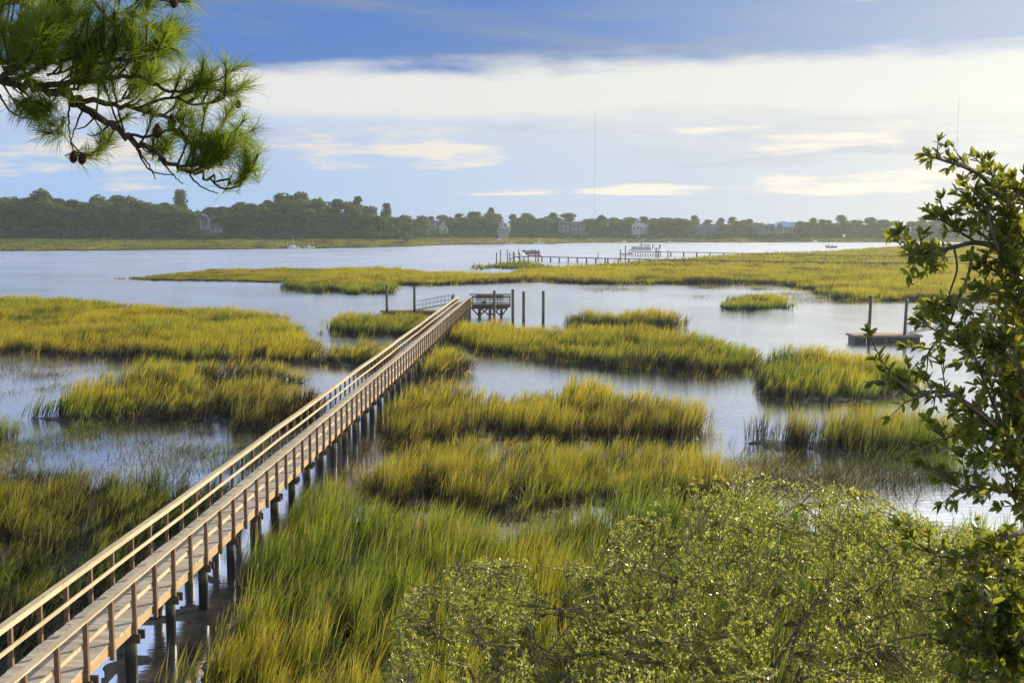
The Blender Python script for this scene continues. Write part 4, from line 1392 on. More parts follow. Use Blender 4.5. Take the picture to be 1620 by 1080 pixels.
# ---------------------------------------------------------------- houses in the far woods
def house(name, label, Z, vols, dormers=(), wallm='white_trim', z_ground=3.0):
    """vols: (px0, px1, wall_top_y, bottom_y, roof kind, apex_y, roof material, porch, dy, depth)"""
    k = Z / FPX
    X = lambda px: (px - 810) * k
    ZZ = lambda py: P(810, py, Z).z
    c = sum((v[0] + v[1]) / 2 for v in vols) / len(vols)
    root = thing(name, label, 'house', (X(c), Z, z_ground))
    for (a, b, wt, wb, kind, ap, rm, porch, dy, dep) in vols:
        x0, x1, zt, zb, za = X(a), X(b), ZZ(wt), ZZ(wb), ZZ(ap)
        y0 = Z + dy; y1 = y0 + dep
        inset = 1.8 if porch else 0.0
        w = MB().box(x0, y0 + inset, zb, x1, y1, zt)
        w.box(x0 + 0.5, y0 + inset + 0.4, z_ground - 2.5, x1 - 0.5, y1 - 0.5, zb - 0.01)
        if kind == 'front':
            xm = (x0 + x1) / 2
            w.poly([(x0, y0 + inset, zt), (x1, y0 + inset, zt), (xm, y0 + inset, za - 0.1), (x0, y1, zt), (x1, y1, zt), (xm, y1, za - 0.1)], [(0, 1, 2), (4, 3, 5)])
        w.build('wall', M[wallm], root)
        e = 0.5; rf = MB()
        th = 0.25
        if kind == 'front':
            xm = (x0 + x1) / 2
            for sx, xe in ((-1, x0 - e), (1, x1 + e)):
                zr = zt - (za - zt) * e / max(0.5, (x1 - x0) / 2)
                vs = [(xe, y0 - e, zr), (xm, y0 - e, za), (xm, y1 + e, za), (xe, y1 + e, zr)]
                vs += [(p[0], p[1], p[2] + th) for p in vs]
                rf.poly(vs, [(0, 1, 2, 3), (7, 6, 5, 4), (0, 4, 5, 1), (1, 5, 6, 2), (2, 6, 7, 3), (3, 7, 4, 0)])
        elif kind == 'side':
            ym = (y0 + y1) / 2
            for ye in (y0 - e, y1 + e):
                vs = [(x0 - e, ye, zt), (x1 + e, ye, zt), (x1 + e, ym, za), (x0 - e, ym, za)]
                vs += [(p[0], p[1], p[2] + th) for p in vs]
                rf.poly(vs, [(0, 1, 2, 3), (7, 6, 5, 4), (0, 4, 5, 1), (1, 5, 6, 2), (2, 6, 7, 3), (3, 7, 4, 0)])
            rf.poly([(x0, y0, zt), (x0, y1, zt), (x0, ym, za), (x1, y0, zt), (x1, y1, zt), (x1, ym, za)], [(0, 2, 1), (3, 4, 5)])
        else:
            ym = (y0 + y1) / 2; h = min((x1 - x0) * 0.3, dep / 2)
            vs = [(x0 - e, y0 - e, zt), (x1 + e, y0 - e, zt), (x1 + e, y1 + e, zt), (x0 - e, y1 + e, zt), (x0 + h, ym, za), (x1 - h, ym, za)]
            rf.poly(vs, [(0, 1, 5, 4), (1, 2, 5), (2, 3, 4, 5), (3, 0, 4), (3, 2, 1, 0)])
        rf.build('roof', M[rm], root)
        # windows
        nw = max(1, int((x1 - x0) / 2.6)); floors = max(1, int((zt - zb) / 3.2)) if zt - zb > 2.4 else 0
        for fl in range(floors):
            zc = zb + (fl + 0.55) * (zt - zb) / floors
            for i in range(nw):
                xc = x0 + (i + 0.5) * (x1 - x0) / nw
                f = MB().box(xc - 0.62, y0 + inset - 0.08, zc - 0.95, xc + 0.62, y0 + inset - 0.003, zc + 0.95).build('window', M['white_trim'], root)
                MB().box(xc - 0.5, y0 + inset - 0.1, zc - 0.83, xc - 0.03, y0 + inset - 0.082, zc + 0.83).box(xc + 0.03, y0 + inset - 0.1, zc - 0.83, xc + 0.5, y0 + inset - 0.082, zc + 0.83).build('pane', M['glass'], f)
        if porch:
            n = max(2, int((x1 - x0) / 3.0) + 1)
            for i in range(n):
                xc = x0 + 0.15 + i * (x1 - x0 - 0.3) / (n - 1)
                MB().box(xc - 0.16, y0, zb, xc + 0.16, y0 + 0.3, zt).build('column', M['white_trim'], root)
            pr_ = MB()
            for fl in range(max(1, floors)):
                zf = zb + fl * (zt - zb) / max(1, floors)
                pr_.box(x0 + 0.01, y0 + 0.03, zf + 0.9, x1 - 0.01, y0 + 0.13, zf + 1.05)
                pr_.box(x0 - 0.1, y0 - 0.15, zf - 0.25, x1 + 0.1, y0 + inset - 0.01, zf)
            pr_.build('porch', M['white_trim'], root)
    for (a, b, t_, b_) in dormers:
        x0, x1 = X(a), X(b); zt = ZZ(t_); zb = ZZ(b_); xm = (x0 + x1) / 2
        d = MB().poly([(x0, Z - 0.6, zb), (x1, Z - 0.6, zb), (x1, Z - 0.6, (zb + zt) / 2), (xm, Z - 0.6, zt), (x0, Z - 0.6, (zb + zt) / 2),
                       (x0, Z + 3, zb), (x1, Z + 3, zb), (x1, Z + 3, (zb + zt) / 2), (xm, Z + 3, zt), (x0, Z + 3, (zb + zt) / 2)],
                      [(0, 1, 2, 3, 4), (9, 8, 7, 6, 5), (1, 6, 7, 2), (2, 7, 8, 3), (3, 8, 9, 4), (4, 9, 5, 0), (0, 5, 6, 1)]).build('dormer', M[wallm], root)
        MB().box(xm - 0.45, Z - 0.68, zb + 0.5, xm + 0.45, Z - 0.605, zb + 1.6).build('pane', M['glass'], d)
    return root


M['glass'] = simple_mat('window_glass', (0.03, 0.04, 0.055), 0.08, 0.6, 0, 0.1)
M['slate'] = simple_mat('slate_roof', (0.10, 0.11, 0.14), 0.7, 0.3, 0, 0.15, 3)
M['white_roof'] = simple_mat('white_metal_roof', (0.80, 0.82, 0.86), 0.35, 0.5, 0.3, 0.05)
M['blue_roof'] = simple_mat('blue_metal_roof', (0.42, 0.62, 0.86), 0.3, 0.6, 0.35, 0.06)
M['grey_wall'] = simple_mat('grey_siding', (0.17, 0.19, 0.21), 0.7, 0.3, 0, 0.1)
HOUSES = [
    (300, 356, 716), (664, 712, 918), (782, 810, 922), (880, 930, 926), (996, 1030, 928), (1096, 1142, 930), (1188, 1266, 930), (1406, 1444, 932)]
house('house', 'white gabled two storey house with blue roof and porch tower in the headland woods', 712,
      [(310, 327, 347, 372, 'front', 338.5, 'slate', False, 4, 10), (319, 332, 347.5, 362, 'front', 341.5, 'slate', True, 0, 7), (333, 352, 357.5, 367, 'hip', 352, 'slate', True, 1, 9)], wallm='grey_wall', z_ground=3.5)
house('house', 'white house with long dark roof, three white dormers and a gable at right', 915,
      [(669, 702, 357.5, 366, 'side', 349.5, 'slate', False, 2, 12), (694, 709, 360.5, 368, 'front', 349.5, 'slate', False, -1, 10)],
      [(671, 676, 353, 359), (678, 683, 353, 359), (685.5, 690.5, 353.5, 359)], z_ground=2.5)
house('house', 'small white square house with two rows of windows, alone in the far woods', 918,
      [(789.5, 802.5, 353.5, 361, 'hip', 352, 'slate', False, 2, 9), (787, 806, 361.5, 368, 'hip', 360.5, 'white_roof', True, -1, 5)], z_ground=2.5)
house('house', 'tall grey house with balcony windows at the left of a far pair', 920,
      [(884, 899, 352, 366, 'hip', 348.5, 'slate', True, 0, 10)], wallm='grey_wall', z_ground=2.5)
house('house', 'wide low grey house at the right of a far pair', 922,
      [(904, 925, 356, 364, 'side', 352.3, 'slate', True, 0, 9)], wallm='grey_wall', z_ground=2.5)
house('house', 'far house with bright white metal roofs in the middle of the woods', 924,
      [(999, 1012, 357, 366, 'front', 353.3, 'white_roof', False, 0, 9), (1010, 1025, 358.5, 366, 'side', 353.5, 'white_roof', False, 2, 10)], z_ground=2.5)
house('house', 'long faint grey roofed house left of the blue roofed house', 928,
      [(1099, 1118, 360, 367, 'side', 355.5, 'slate', False, 0, 10), (1117, 1139, 359, 366, 'hip', 354.5, 'slate', False, 3, 10)], wallm='grey_wall', z_ground=2.5)
house('house', 'grey blue house with white columned porches beside the blue metal roof', 926,
      [(1192, 1210, 359, 368, 'hip', 354.5, 'slate', False, 2, 10), (1207, 1223, 358.5, 369, 'side', 355.5, 'slate', True, 0, 9)], wallm='grey_wall', z_ground=2.5)
house('house', 'large house with bright pale blue metal gabled roof', 924,
      [(1225, 1237, 359, 371, 'front', 351.5, 'blue_roof', True, -1, 12), (1238.5, 1260, 359, 369, 'side', 351.8, 'blue_roof', True, 2, 12)], wallm='grey_wall', z_ground=2.5)
house('house', 'very faint pale house in the woods near the right radio mast', 930,
      [(1409, 1440, 360.5, 367, 'hip', 356.5, 'white_roof', True, 0, 10)], wallm='white_trim', z_ground=2.5)


# ---------------------------------------------------------------- woodland trees
def crown_arrays(seed, kind, h, w):
    """leaf clumps of one crown: small tilted faces through its volume; returns V, F, rnd"""
    g = np.random.default_rng(seed)
    blobs = []
    if kind == 'pine':
        n = 22
        for i in range(n):
            z = h * (0.25 + 0.70 * (i / (n - 1)))
            rr = w * 0.5 * (1 - ((i / (n - 1)) ** 1.6) * 0.75) * g.uniform(0.5, 1.0)
            a = g.uniform(0, 6.28)
            blobs.append((math.cos(a) * rr * 0.75, math.sin(a) * rr * 0.75, z, w * g.uniform(0.17, 0.27), h * g.uniform(0.045, 0.075)))
        blobs.append((0, 0, h * 0.95, w * 0.17, h * 0.06))
        dens = 75
    elif kind == 'round':
        n = 30
        for i in range(n):
            a = g.uniform(0, 6.28); zz = g.uniform(0, 1)
            z = h * (0.10 + 0.80 * zz)
            rr = w * 0.5 * math.sqrt(max(0.05, 1 - (zz * 1.2 - 0.35) ** 2)) * g.uniform(0.35, 0.8)
            blobs.append((math.cos(a) * rr, math.sin(a) * rr, z, w * g.uniform(0.16, 0.25), h * g.uniform(0.06, 0.10)))
        blobs.append((0, 0, h * 0.62, w * 0.33, h * 0.26))
        dens = 75
    else:   # bush to the ground
        n = 10
        for i in range(n):
            a = g.uniform(0, 6.28); zz = g.uniform(0, 1)
            blobs.append((math.cos(a) * w * 0.33 * (1 - zz * 0.6), math.sin(a) * w * 0.33 * (1 - zz * 0.6), h * (0.15 + 0.65 * zz), w * g.uniform(0.18, 0.3), h * g.uniform(0.14, 0.22)))
        dens = 80
    Vs = []; Rn = []
    for (x, y, z, rx, rz) in blobs:
        m = dens
        d = g.normal(size=(m, 3)); d /= np.linalg.norm(d, axis=1)[:, None]
        rad = g.uniform(0.55, 1.08, m) ** 0.6
        c = np.stack([x + d[:, 0] * rx * rad, y + d[:, 1] * rx * rad, z + d[:, 2] * rz * rad], -1)
        s = g.uniform(0.35, 0.80, m)[:, None]
        nrm = d + g.normal(0, 0.6, (m, 3)); nrm /= np.linalg.norm(nrm, axis=1)[:, None]
        t1 = np.cross(nrm, g.normal(size=(m, 3))); t1 /= np.linalg.norm(t1, axis=1)[:, None]
        t2 = np.cross(nrm, t1)
        q = np.stack([c - t1 * s, c + t2 * s * 0.7, c + t1 * s, c - t2 * s * 0.7], 1)
        Vs.append(q); Rn.append(np.repeat(np.clip(g.uniform(0.05, 0.85) + g.normal(0, 0.18, m), 0, 0.95), 4))
    V = np.concatenate(Vs).reshape(-1, 3)
    F = np.arange(len(V)).reshape(-1, 4)
    return V, F, np.concatenate(Rn)


TREES = {}


def tree_proto(kind, seed, h, w):
    V, F, rn = crown_arrays(seed, kind, h, w)
    cm = np_mesh('crown', V, F, {'rnd': rn}); cm.materials.append(M['far_leaf'])
    g = random.Random(seed)
    mb = MB()
    top = h * (0.93 if kind == 'pine' else 0.6)
    lean = g.uniform(-0.6, 0.6)
    mb.tube([(0, 0, -1.0), (lean * 0.3, 0, top * 0.5), (lean, 0.2, top)], [h * 0.014 + 0.08, h * 0.011 + 0.05, 0.06], 7)
    for i in range(7):
        z = top * g.uniform(0.5, 0.98); a = g.uniform(0, 6.28); l = w * 0.4
        mb.tube([(lean * z / top, 0.1, z - 0.5), (math.cos(a) * l, math.sin(a) * l, z + g.uniform(0.3, 1.5))], [0.13, 0.04], 5)
    me = bpy.data.meshes.new('trunk'); me.from_pydata(mb.v, [], mb.f); me.materials.append(M['bark'])
    me.attributes.new('rnd', 'FLOAT', 'POINT')
    TREES.setdefault(kind, []).append((cm, me, h, w))


for s in range(5): tree_proto('pine', 100 + s, 24.0, 11.0)
for s in range(5): tree_proto('round', 200 + s, 20.0, 12.5)
for s in range(4): tree_proto('bush', 300 + s, 8.0, 9.0)

TOP_PX = np.array([-200, 0, 60, 110, 150, 200, 250, 285, 310, 340, 380, 420, 460, 500, 520, 570, 600, 620, 650, 700, 760, 800, 900, 1050, 1200, 1500, 1700])
TOP_PY = np.array([305, 303, 299, 303, 304, 306, 313, 318, 324, 322, 318, 309, 303, 312, 313, 317, 326, 328, 334, 334, 331, 336, 338, 339, 343, 345, 346.])
LANDMARK = [(-300, 'left of the white gabled house'), (356, 'between the white gabled house and the headland dock'), (480, 'above the headland dock'), (560, 'at the tip of the headland')]


def place_tree(kind, px, Y, ztop, zbase, label, group, cat='tree', name=None, wide=1.0):
    cm, tm, h, w = random.choice(TREES[kind])
    X = (px - 810) * Y / FPX
    s = (ztop - zbase) / h
    nm = name or {'pine': 'pine_tree', 'round': 'broadleaf_tree', 'bush': 'shrub'}[kind]
    root = bpy.data.objects.new(nm, None); link(root); root.location = (X, Y, zbase)
    root.rotation_euler = (0, 0, random.uniform(0, 6.28))
    ws = wide * (0.45 + 0.55 * s) * random.uniform(0.9, 1.15)
    root.scale = (ws, ws, s)
    tag(root, label, cat, group)
    for n_, me in (('crown', cm), ('trunk', tm)):
        o = link(bpy.data.objects.new(n_, me)); o.parent = root
    return root


def woods():
    n = 0
    rowsA = [(0, 0.80, 'round', 8.6), (9, 0.95, 'mix', 9.5), (24, 1.0, 'mix', 9.5)]
    for off, hf, kd, stepm in rowsA + [(-4, 0.34, 'bush', 7.5)]:
        px = -60.0 + random.uniform(0, 10)
        while px < 1700:
            zf = float(np.interp(px, FRONT_PX, FRONT_Z))
            Y = zf + off + random.uniform(-3, 3)
            k = FPX / Y
            far = px > 655
            X = (px - 810) / k
            lh = float(far_land(np.array([X]), np.array([Y]))[0][0])
            if lh < 0: lh = 2.0
            zt = 10 + (361 - float(np.interp(px, TOP_PX, TOP_PY))) / k
            zt -= random.uniform(-0.8, 2.8) if off >= 9 else 0
            blocked = any(a + 7 < px < b - 7 for a, b, _ in HOUSES)
            H = (zt - lh) * hf * random.uniform(0.80, 1.06)
            step = stepm * k * random.uniform(0.8, 1.2) * (1.05 if far else 1.0)
            kind = kd
            if kd == 'mix': kind = 'pine' if random.random() < 0.5 else 'round'
            if kind != 'bush' and blocked and off < 20:
                px += step; continue
            if kind == 'bush':
                H = random.uniform(4.0, 7.5) if not blocked else random.uniform(5.5, 7.6)
                if blocked: Y -= 16 if not far else 22; X = (px - 810) * Y / FPX; lh = max(1.0, lh - 0.4)
            if far:
                pos = 'of the far shore'
                grp = {'pine': 'pines of the far shore woods', 'round': 'broadleaf trees of the far shore woods', 'bush': 'shrubs along the foot of the far shore woods'}[kind]
                where = 'left' if px < 880 else ('middle' if px < 1190 else 'right')
                lab = {'pine': 'hazy pine with open crown in the %s part of the far shore woods', 'round': 'hazy round tree in the %s part of the far shore woods', 'bush': 'low hazy shrub at the foot of the %s part of the far shore woods'}[kind] % where
                grp += ', %s part' % where
            else:
                where = [l for a, l in LANDMARK if px >= a][-1]
                grp = {'pine': 'pines of the wooded headland', 'round': 'broadleaf trees of the wooded headland', 'bush': 'shrubs along the foot of the wooded headland'}[kind] + ', ' + where
                lab = {'pine': 'dark pine in the headland woods, ', 'round': 'dark round tree in the headland woods, ', 'bush': 'dark shrub under the headland woods, '}[kind] + where
            place_tree(kind, px, Y, lh + H, lh - 0.3, lab, grp, cat='tree' if kind != 'bush' else 'shrub', wide=1.32)
            n += 1
            px += step
    # trees that stand out
    for px, ytop, Y, kind, lab in ((288, 301, 742, 'pine', 'tall lone pine standing above the headland canopy, left of the gabled house'),
                                   (448, 302, 745, 'round', 'broad tree forming the highest dark dome of the headland'),
                                   (474, 300, 748, 'round', 'highest rounded tree at the top of the headland, beside the dome'),
                                   (566, 311, 735, 'pine', 'ragged pine near the right end of the headland skyline'),
                                   (613, 322, 738, 'pine', 'sunlit slender pine on the headland tip, against the sky'),
                                   (777, 329, 950, 'pine', 'pine standing highest in the far woods above the small square house'),
                                   (70, 296, 745, 'round', 'dark round tree top rising at the far left of the headland')):
        X = (px - 810) * Y / FPX
        lh = float(far_land(np.array([X]), np.array([float(Y)]))[0][0])
        place_tree(kind, px, Y, P(px, ytop, Y).z, max(lh, 1), lab, None)
    return n


NTREES = woods()


# ---------------------------------------------------------------- leaves and needles near the camera
def norm(a): return a / np.maximum(np.linalg.norm(a, axis=-1, keepdims=True), 1e-9)


def leaf_arrays(pos, d, up, length, wratio, g, cup=0.25):
    """elliptical leaves folded along the midrib: 6 corners, 2 faces"""
    n = len(pos)
    d = norm(d); s = norm(np.cross(d, up)); u = np.cross(s, d)
    L = length[:, None]; W = L * wratio[:, None] / 2
    lift = u * W * cup
    tipdrop = -u * L * 0.10
    a = pos
    l1 = pos + d * L * 0.32 + s * W * 0.92 + lift; l2 = pos + d * L * 0.70 + s * W * 0.80 + lift * 0.8 + tipdrop * 0.4
    tip = pos + d * L + tipdrop
    r2 = pos + d * L * 0.70 - s * W * 0.80 + lift * 0.8 + tipdrop * 0.4; r1 = pos + d * L * 0.32 - s * W * 0.92 + lift
    V = np.stack([a, l1, l2, tip, r2, r1], 1).reshape(-1, 3)
    b = np.arange(n)[:, None] * 6
    F = np.concatenate([b + np.array([[0, 3, 2, 1]]), b + np.array([[0, 5, 4, 3]])], 1).reshape(-1, 4)
    rn = np.repeat(g.random(n), 6)
    return V, F, rn


class Foliage:
    def __init__(self, seed): self.g = np.random.default_rng(seed); self.p = []; self.d = []; self.l = []; self.w = []; self.t = []

    def spray(self, pts, n, length, wr, flat=0.5, tip=True):
        """leaves alternating along a twig polyline"""
        g = self.g
        pts = np.array([tuple(q) for q in pts])
        seg = np.linalg.norm(np.diff(pts, axis=0), axis=1); cum = np.concatenate([[0], np.cumsum(seg)])
        ts = np.sort(g.random(n)) * cum[-1]
        tone = g.uniform(-0.38, 0.38)
        for k, t_ in enumerate(ts):
            i = min(np.searchsorted(cum, t_, side='right') - 1, len(seg) - 1)
            f = (t_ - cum[i]) / max(seg[i], 1e-6)
            p = pts[i] * (1 - f) + pts[i + 1] * f
            dr = (pts[i + 1] - pts[i]) / max(seg[i], 1e-6)
            o = g.normal(size=3); o -= dr * o.dot(dr); o /= np.linalg.norm(o)
            dd = dr * g.uniform(0.3, 0.9) + o * g.uniform(0.6, 1.0) + np.array([0, 0, 0.25])
            self.p.append(p); self.d.append(dd); self.l.append(length * g.uniform(0.6, 1.15)); self.w.append(wr * g.uniform(0.8, 1.2)); self.t.append(tone)
        if tip:
            for k in range(5):
                dr = pts[-1] - pts[-2]; dr = dr / max(np.linalg.norm(dr), 1e-6)
                self.p.append(pts[-1]); self.d.append(dr + g.normal(0, 0.55, 3)); self.l.append(length * g.uniform(0.7, 1.1)); self.w.append(wr); self.t.append(tone)

    def build(self, name, mat, parent, upj=0.55):
        p = np.array(self.p); d = np.array(self.d); n = len(p)
        up = np.array([0, 0, 1.0]) + self.g.normal(0, upj, (n, 3))
        V, F, rn = leaf_arrays(p, d, up, np.array(self.l), np.array(self.w), self.g)
        hot = rn > 0.985
        rn = np.where(hot, 1.0, np.clip(rn * 0.7 + 0.15 + np.repeat(np.array(self.t), 6), 0, 0.96))
        me = np_mesh(name, V, F, {'rnd': rn})
        return finish(name, me, mat, parent)


def crv(pts, n=6):
    """smooth curve through points"""
    pts = [Vector(p) for p in pts]
    res = []
    for i in range(len(pts) - 1):
        p0 = pts[max(i - 1, 0)]; p1_ = pts[i]; p2_ = pts[i + 1]; p3 = pts[min(i + 2, len(pts) - 1)]
        for k in range(n):
            t_ = k / n
            res.append(0.5 * ((2 * p1_) + (p2_ - p0) * t_ + (2 * p0 - 5 * p1_ + 4 * p2_ - p3) * t_ ** 2 + (3 * p1_ - p0 - 3 * p2_ + p3) * t_ ** 3))
    res.append(pts[-1])
    return res


def right_tree():
    g = np.random.default_rng(21)
    foot = P(1640, 1000, 5.6)
    root = thing('live_oak', 'leafy tree with large glossy dark leaves filling the right edge of the view', 'tree', (foot.x + 0.2, 5.8, 3.0))
    wood = MB(); fo = Foliage(5)
    trunk = crv([(foot.x + 0.35, 5.9, 2.5), (foot.x + 0.30, 5.85, 5.5), tuple(P(1655, 1080, 5.8)), tuple(P(1640, 800, 5.7)), tuple(P(1620, 620, 5.6)), tuple(P(1611, 480, 5.6)), tuple(P(1616, 400, 5.6)), tuple(P(1622, 350, 5.6)), tuple(P(1630, 310, 5.6))], 5)
    n = len(trunk)
    wood.tube(trunk, [0.10 - 0.092 * i / n for i in range(n)], 9)

    def limb(px, dep, r0, r1, tw=10, twl=0.28, leaves=9, ll=0.062, dens=1.0, leafy_from=0.15, spread=1.0):
        pts = crv([tuple(P(a, b, dep0)) for (a, b), dep0 in zip(px, dep)], 6)
        m = len(pts)
        wood.tube(pts, [r0 + (r1 - r0) * i / (m - 1) for i in range(m)], 6)
        for k in range(int(tw)):
            f = leafy_from + (1 - leafy_from) * (k + g.random()) / tw
            i = min(int(f * (m - 1)), m - 2)
            p = pts[i]; dr = (pts[i + 1] - pts[i]).normalized()
            o = Vector(g.normal(size=3)); o = (o - dr * o.dot(dr)).normalized()
            d = (dr * g.uniform(0.4, 1.0) + o * g.uniform(0.5, 1.1) * spread + Vector((0, 0, g.uniform(-0.05, 0.3)))).normalized()
            L = twl * 0.78 * g.uniform(0.5, 1.15)
            q = [p, p + d * L * 0.5 + Vector((0, 0, 0.01)), p + d * L + Vector((0, 0, g.uniform(-0.02, 0.05)))]
            wood.tube(q, [0.0045, 0.003, 0.0015], 4)
            fo.spray(q, max(3, int(leaves * dens * 1.0 * g.uniform(0.7, 1.3))), ll * 0.86, 0.44)
        fo.spray(pts[int(m * max(leafy_from, 0.5)):], int(leaves * 1.2), ll, 0.42)

    # crown over the right edge
    limb([(1618, 380), (1604, 342), (1582, 314), (1556, 282), (1530, 266), (1500, 256), (1466, 246)], [5.6, 5.5, 5.4, 5.3, 5.2, 5.2, 5.15], 0.016, 0.004, 14, 0.10, 6, 0.055, leafy_from=0.2)
    limb([(1590, 320), (1577, 298), (1570, 278), (1562, 268)], [5.5, 5.4, 5.4, 5.4], 0.010, 0.004, 6, 0.12, 7, 0.055)
    limb([(1622, 330), (1608, 305), (1600, 288)], [5.5, 5.5, 5.4], 0.010, 0.003, 5, 0.10, 6)
    limb([(1615, 420), (1580, 370), (1555, 335), (1530, 318)], [5.6, 5.5, 5.4, 5.35], 0.012, 0.004, 12, 0.16, 9)
    limb([(1618, 470), (1590, 420), (1570, 370), (1560, 320)], [5.6, 5.3, 5.2, 5.2], 0.012, 0.004, 11, 0.18, 9)
    limb([(1618, 430), (1605, 400), (1590, 360), (1596, 320)], [5.6, 5.5, 5.3, 5.2], 0.010, 0.004, 9, 0.18, 9)
    limb([(1616, 420), (1590, 395), (1546, 384), (1509, 391), (1485, 396), (1460, 400), (1442, 404)], [5.6, 5.5, 5.4, 5.3, 5.3, 5.25, 5.2], 0.016, 0.004, 15, 0.16, 9, leafy_from=0.5)
    limb([(1546, 384), (1520, 368), (1500, 355), (1482, 345)], [5.4, 5.35, 5.3, 5.3], 0.006, 0.003, 9, 0.11, 7)
    limb([(1509, 391), (1514, 425), (1503, 462), (1495, 500)], [5.3, 5.3, 5.3, 5.3], 0.005, 0.004, 5, 0.14, 6, leafy_from=0.7)
    limb([(1539, 390), (1533, 431), (1518, 468), (1500, 515), (1472, 552), (1455, 590)], [5.4, 5.35, 5.3, 5.3, 5.3, 5.3], 0.007, 0.003, 9, 0.15, 7, leafy_from=0.55)
    limb([(1519, 466), (1500, 478), (1482, 496), (1462, 506)], [5.3, 5.3, 5.3, 5.2], 0.005, 0.002, 7, 0.10, 7)
    limb([(1612, 500), (1590, 470), (1570, 460), (1545, 470)], [5.6, 5.4, 5.3, 5.2], 0.010, 0.004, 8, 0.18, 9)
    limb([(1614, 520), (1600, 490), (1585, 440), (1560, 420)], [5.6, 5.5, 5.4, 5.3], 0.012, 0.004, 9, 0.18, 9)
    for (xa, ya, xb, yb) in ((1625, 420, 1605, 350), (1630, 460, 1598, 400), (1632, 540, 1600, 470), (1630, 600, 1585, 530), (1635, 640, 1600, 590), (1640, 700, 1590, 650), (1640, 360, 1612, 300), (1645, 520, 1612, 430), (1640, 760, 1600, 700), (1640, 830, 1600, 780)):
        limb([(xa, ya), ((xa + xb) / 2 + 6, (ya + yb) / 2), (xb, yb)], [5.5, 5.3, 5.2], 0.007, 0.003, 11, 0.16, 10)
    # middle mass
    limb([(1630, 760), (1600, 725), (1573, 674), (1532, 640), (1490, 618), (1450, 628), (1425, 612)], [5.6, 5.4, 5.2, 5.1, 5.0, 4.9, 4.9], 0.018, 0.004, 18, 0.17, 9, leafy_from=0.3)
    limb([(1450, 628), (1420, 600), (1398, 575), (1375, 530)], [4.9, 4.85, 4.8, 4.8], 0.005, 0.002, 5, 0.06, 5, 0.05)
    limb([(1598, 720), (1580, 660), (1560, 610), (1540, 560), (1530, 545)], [5.4, 5.2, 5.1, 5.0, 5.0], 0.012, 0.004, 18, 0.2, 9)
    limb([(1620, 690), (1600, 640), (1590, 580), (1575, 550)], [5.5, 5.3, 5.2, 5.1], 0.012, 0.004, 20, 0.2, 10)
    limb([(1640, 700), (1625, 650), (1615, 590), (1600, 540)], [5.4, 5.2, 5.1, 5.1], 0.012, 0.004, 20, 0.2, 10)
    limb([(1625, 700), (1590, 700), (1550, 690), (1510, 690), (1470, 700)], [5.5, 5.3, 5.2, 5.1, 5.0], 0.010, 0.003, 16, 0.18, 9)
    limb([(1635, 800), (1600, 780), (1560, 765), (1525, 775), (1500, 752)], [5.5, 5.2, 5.1, 5.0, 5.0], 0.012, 0.004, 20, 0.18, 9)
    limb([(1640, 790), (1610, 740), (1580, 720), (1540, 725)], [5.5, 5.2, 5.1, 5.0], 0.012, 0.004, 18, 0.18, 10)
    limb([(1650, 820), (1620, 839), (1580, 855), (1547, 875), (1495, 880), (1465, 868), (1444, 854)], [5.0, 4.6, 4.5, 4.4, 4.35, 4.3, 4.3], 0.012, 0.003, 18, 0.13, 8, 0.055)
    limb([(1650, 900), (1620, 898), (1580, 900), (1540, 885)], [5.0, 4.6, 4.5, 4.4], 0.008, 0.003, 12, 0.13, 8)
    # the far side of the crown, outside the picture
    for k in range(16):
        ya = 330 + k * 45; xb = 1700 + (k * 53) % 170
        limb([(1622, ya), ((1622 + xb) / 2, ya - 30), (xb, ya - 60 - (k * 17) % 40)], [5.65, 5.7 + 0.04 * (k % 5), 5.9 - 0.1 * (k % 4)], 0.012, 0.004, 12, 0.2, 10)
    # dark low corner
    for k in range(9):
        x1 = 1480 + k * 14; y1 = 1060 - (k * 37) % 120
        limb([(1670, 1010 + (k * 31) % 90), (1630, 990 + (k * 29) % 80), ((x1 + 1620) / 2 + 5, y1 + 10), (x1 + 25, y1)], [4.9, 4.6, 4.4, 4.2 + 0.05 * k], 0.012, 0.004, 17, 0.17, 10)
    limb([(1640, 950), (1610, 930), (1590, 900), (1580, 870)], [5, 4.8, 4.7, 4.6], 0.01, 0.004, 14, 0.16, 9)
    wood.build('branch', M['pale_bark'], root)
    fo.build('foliage', M['oak_leaf'], root)


right_tree()


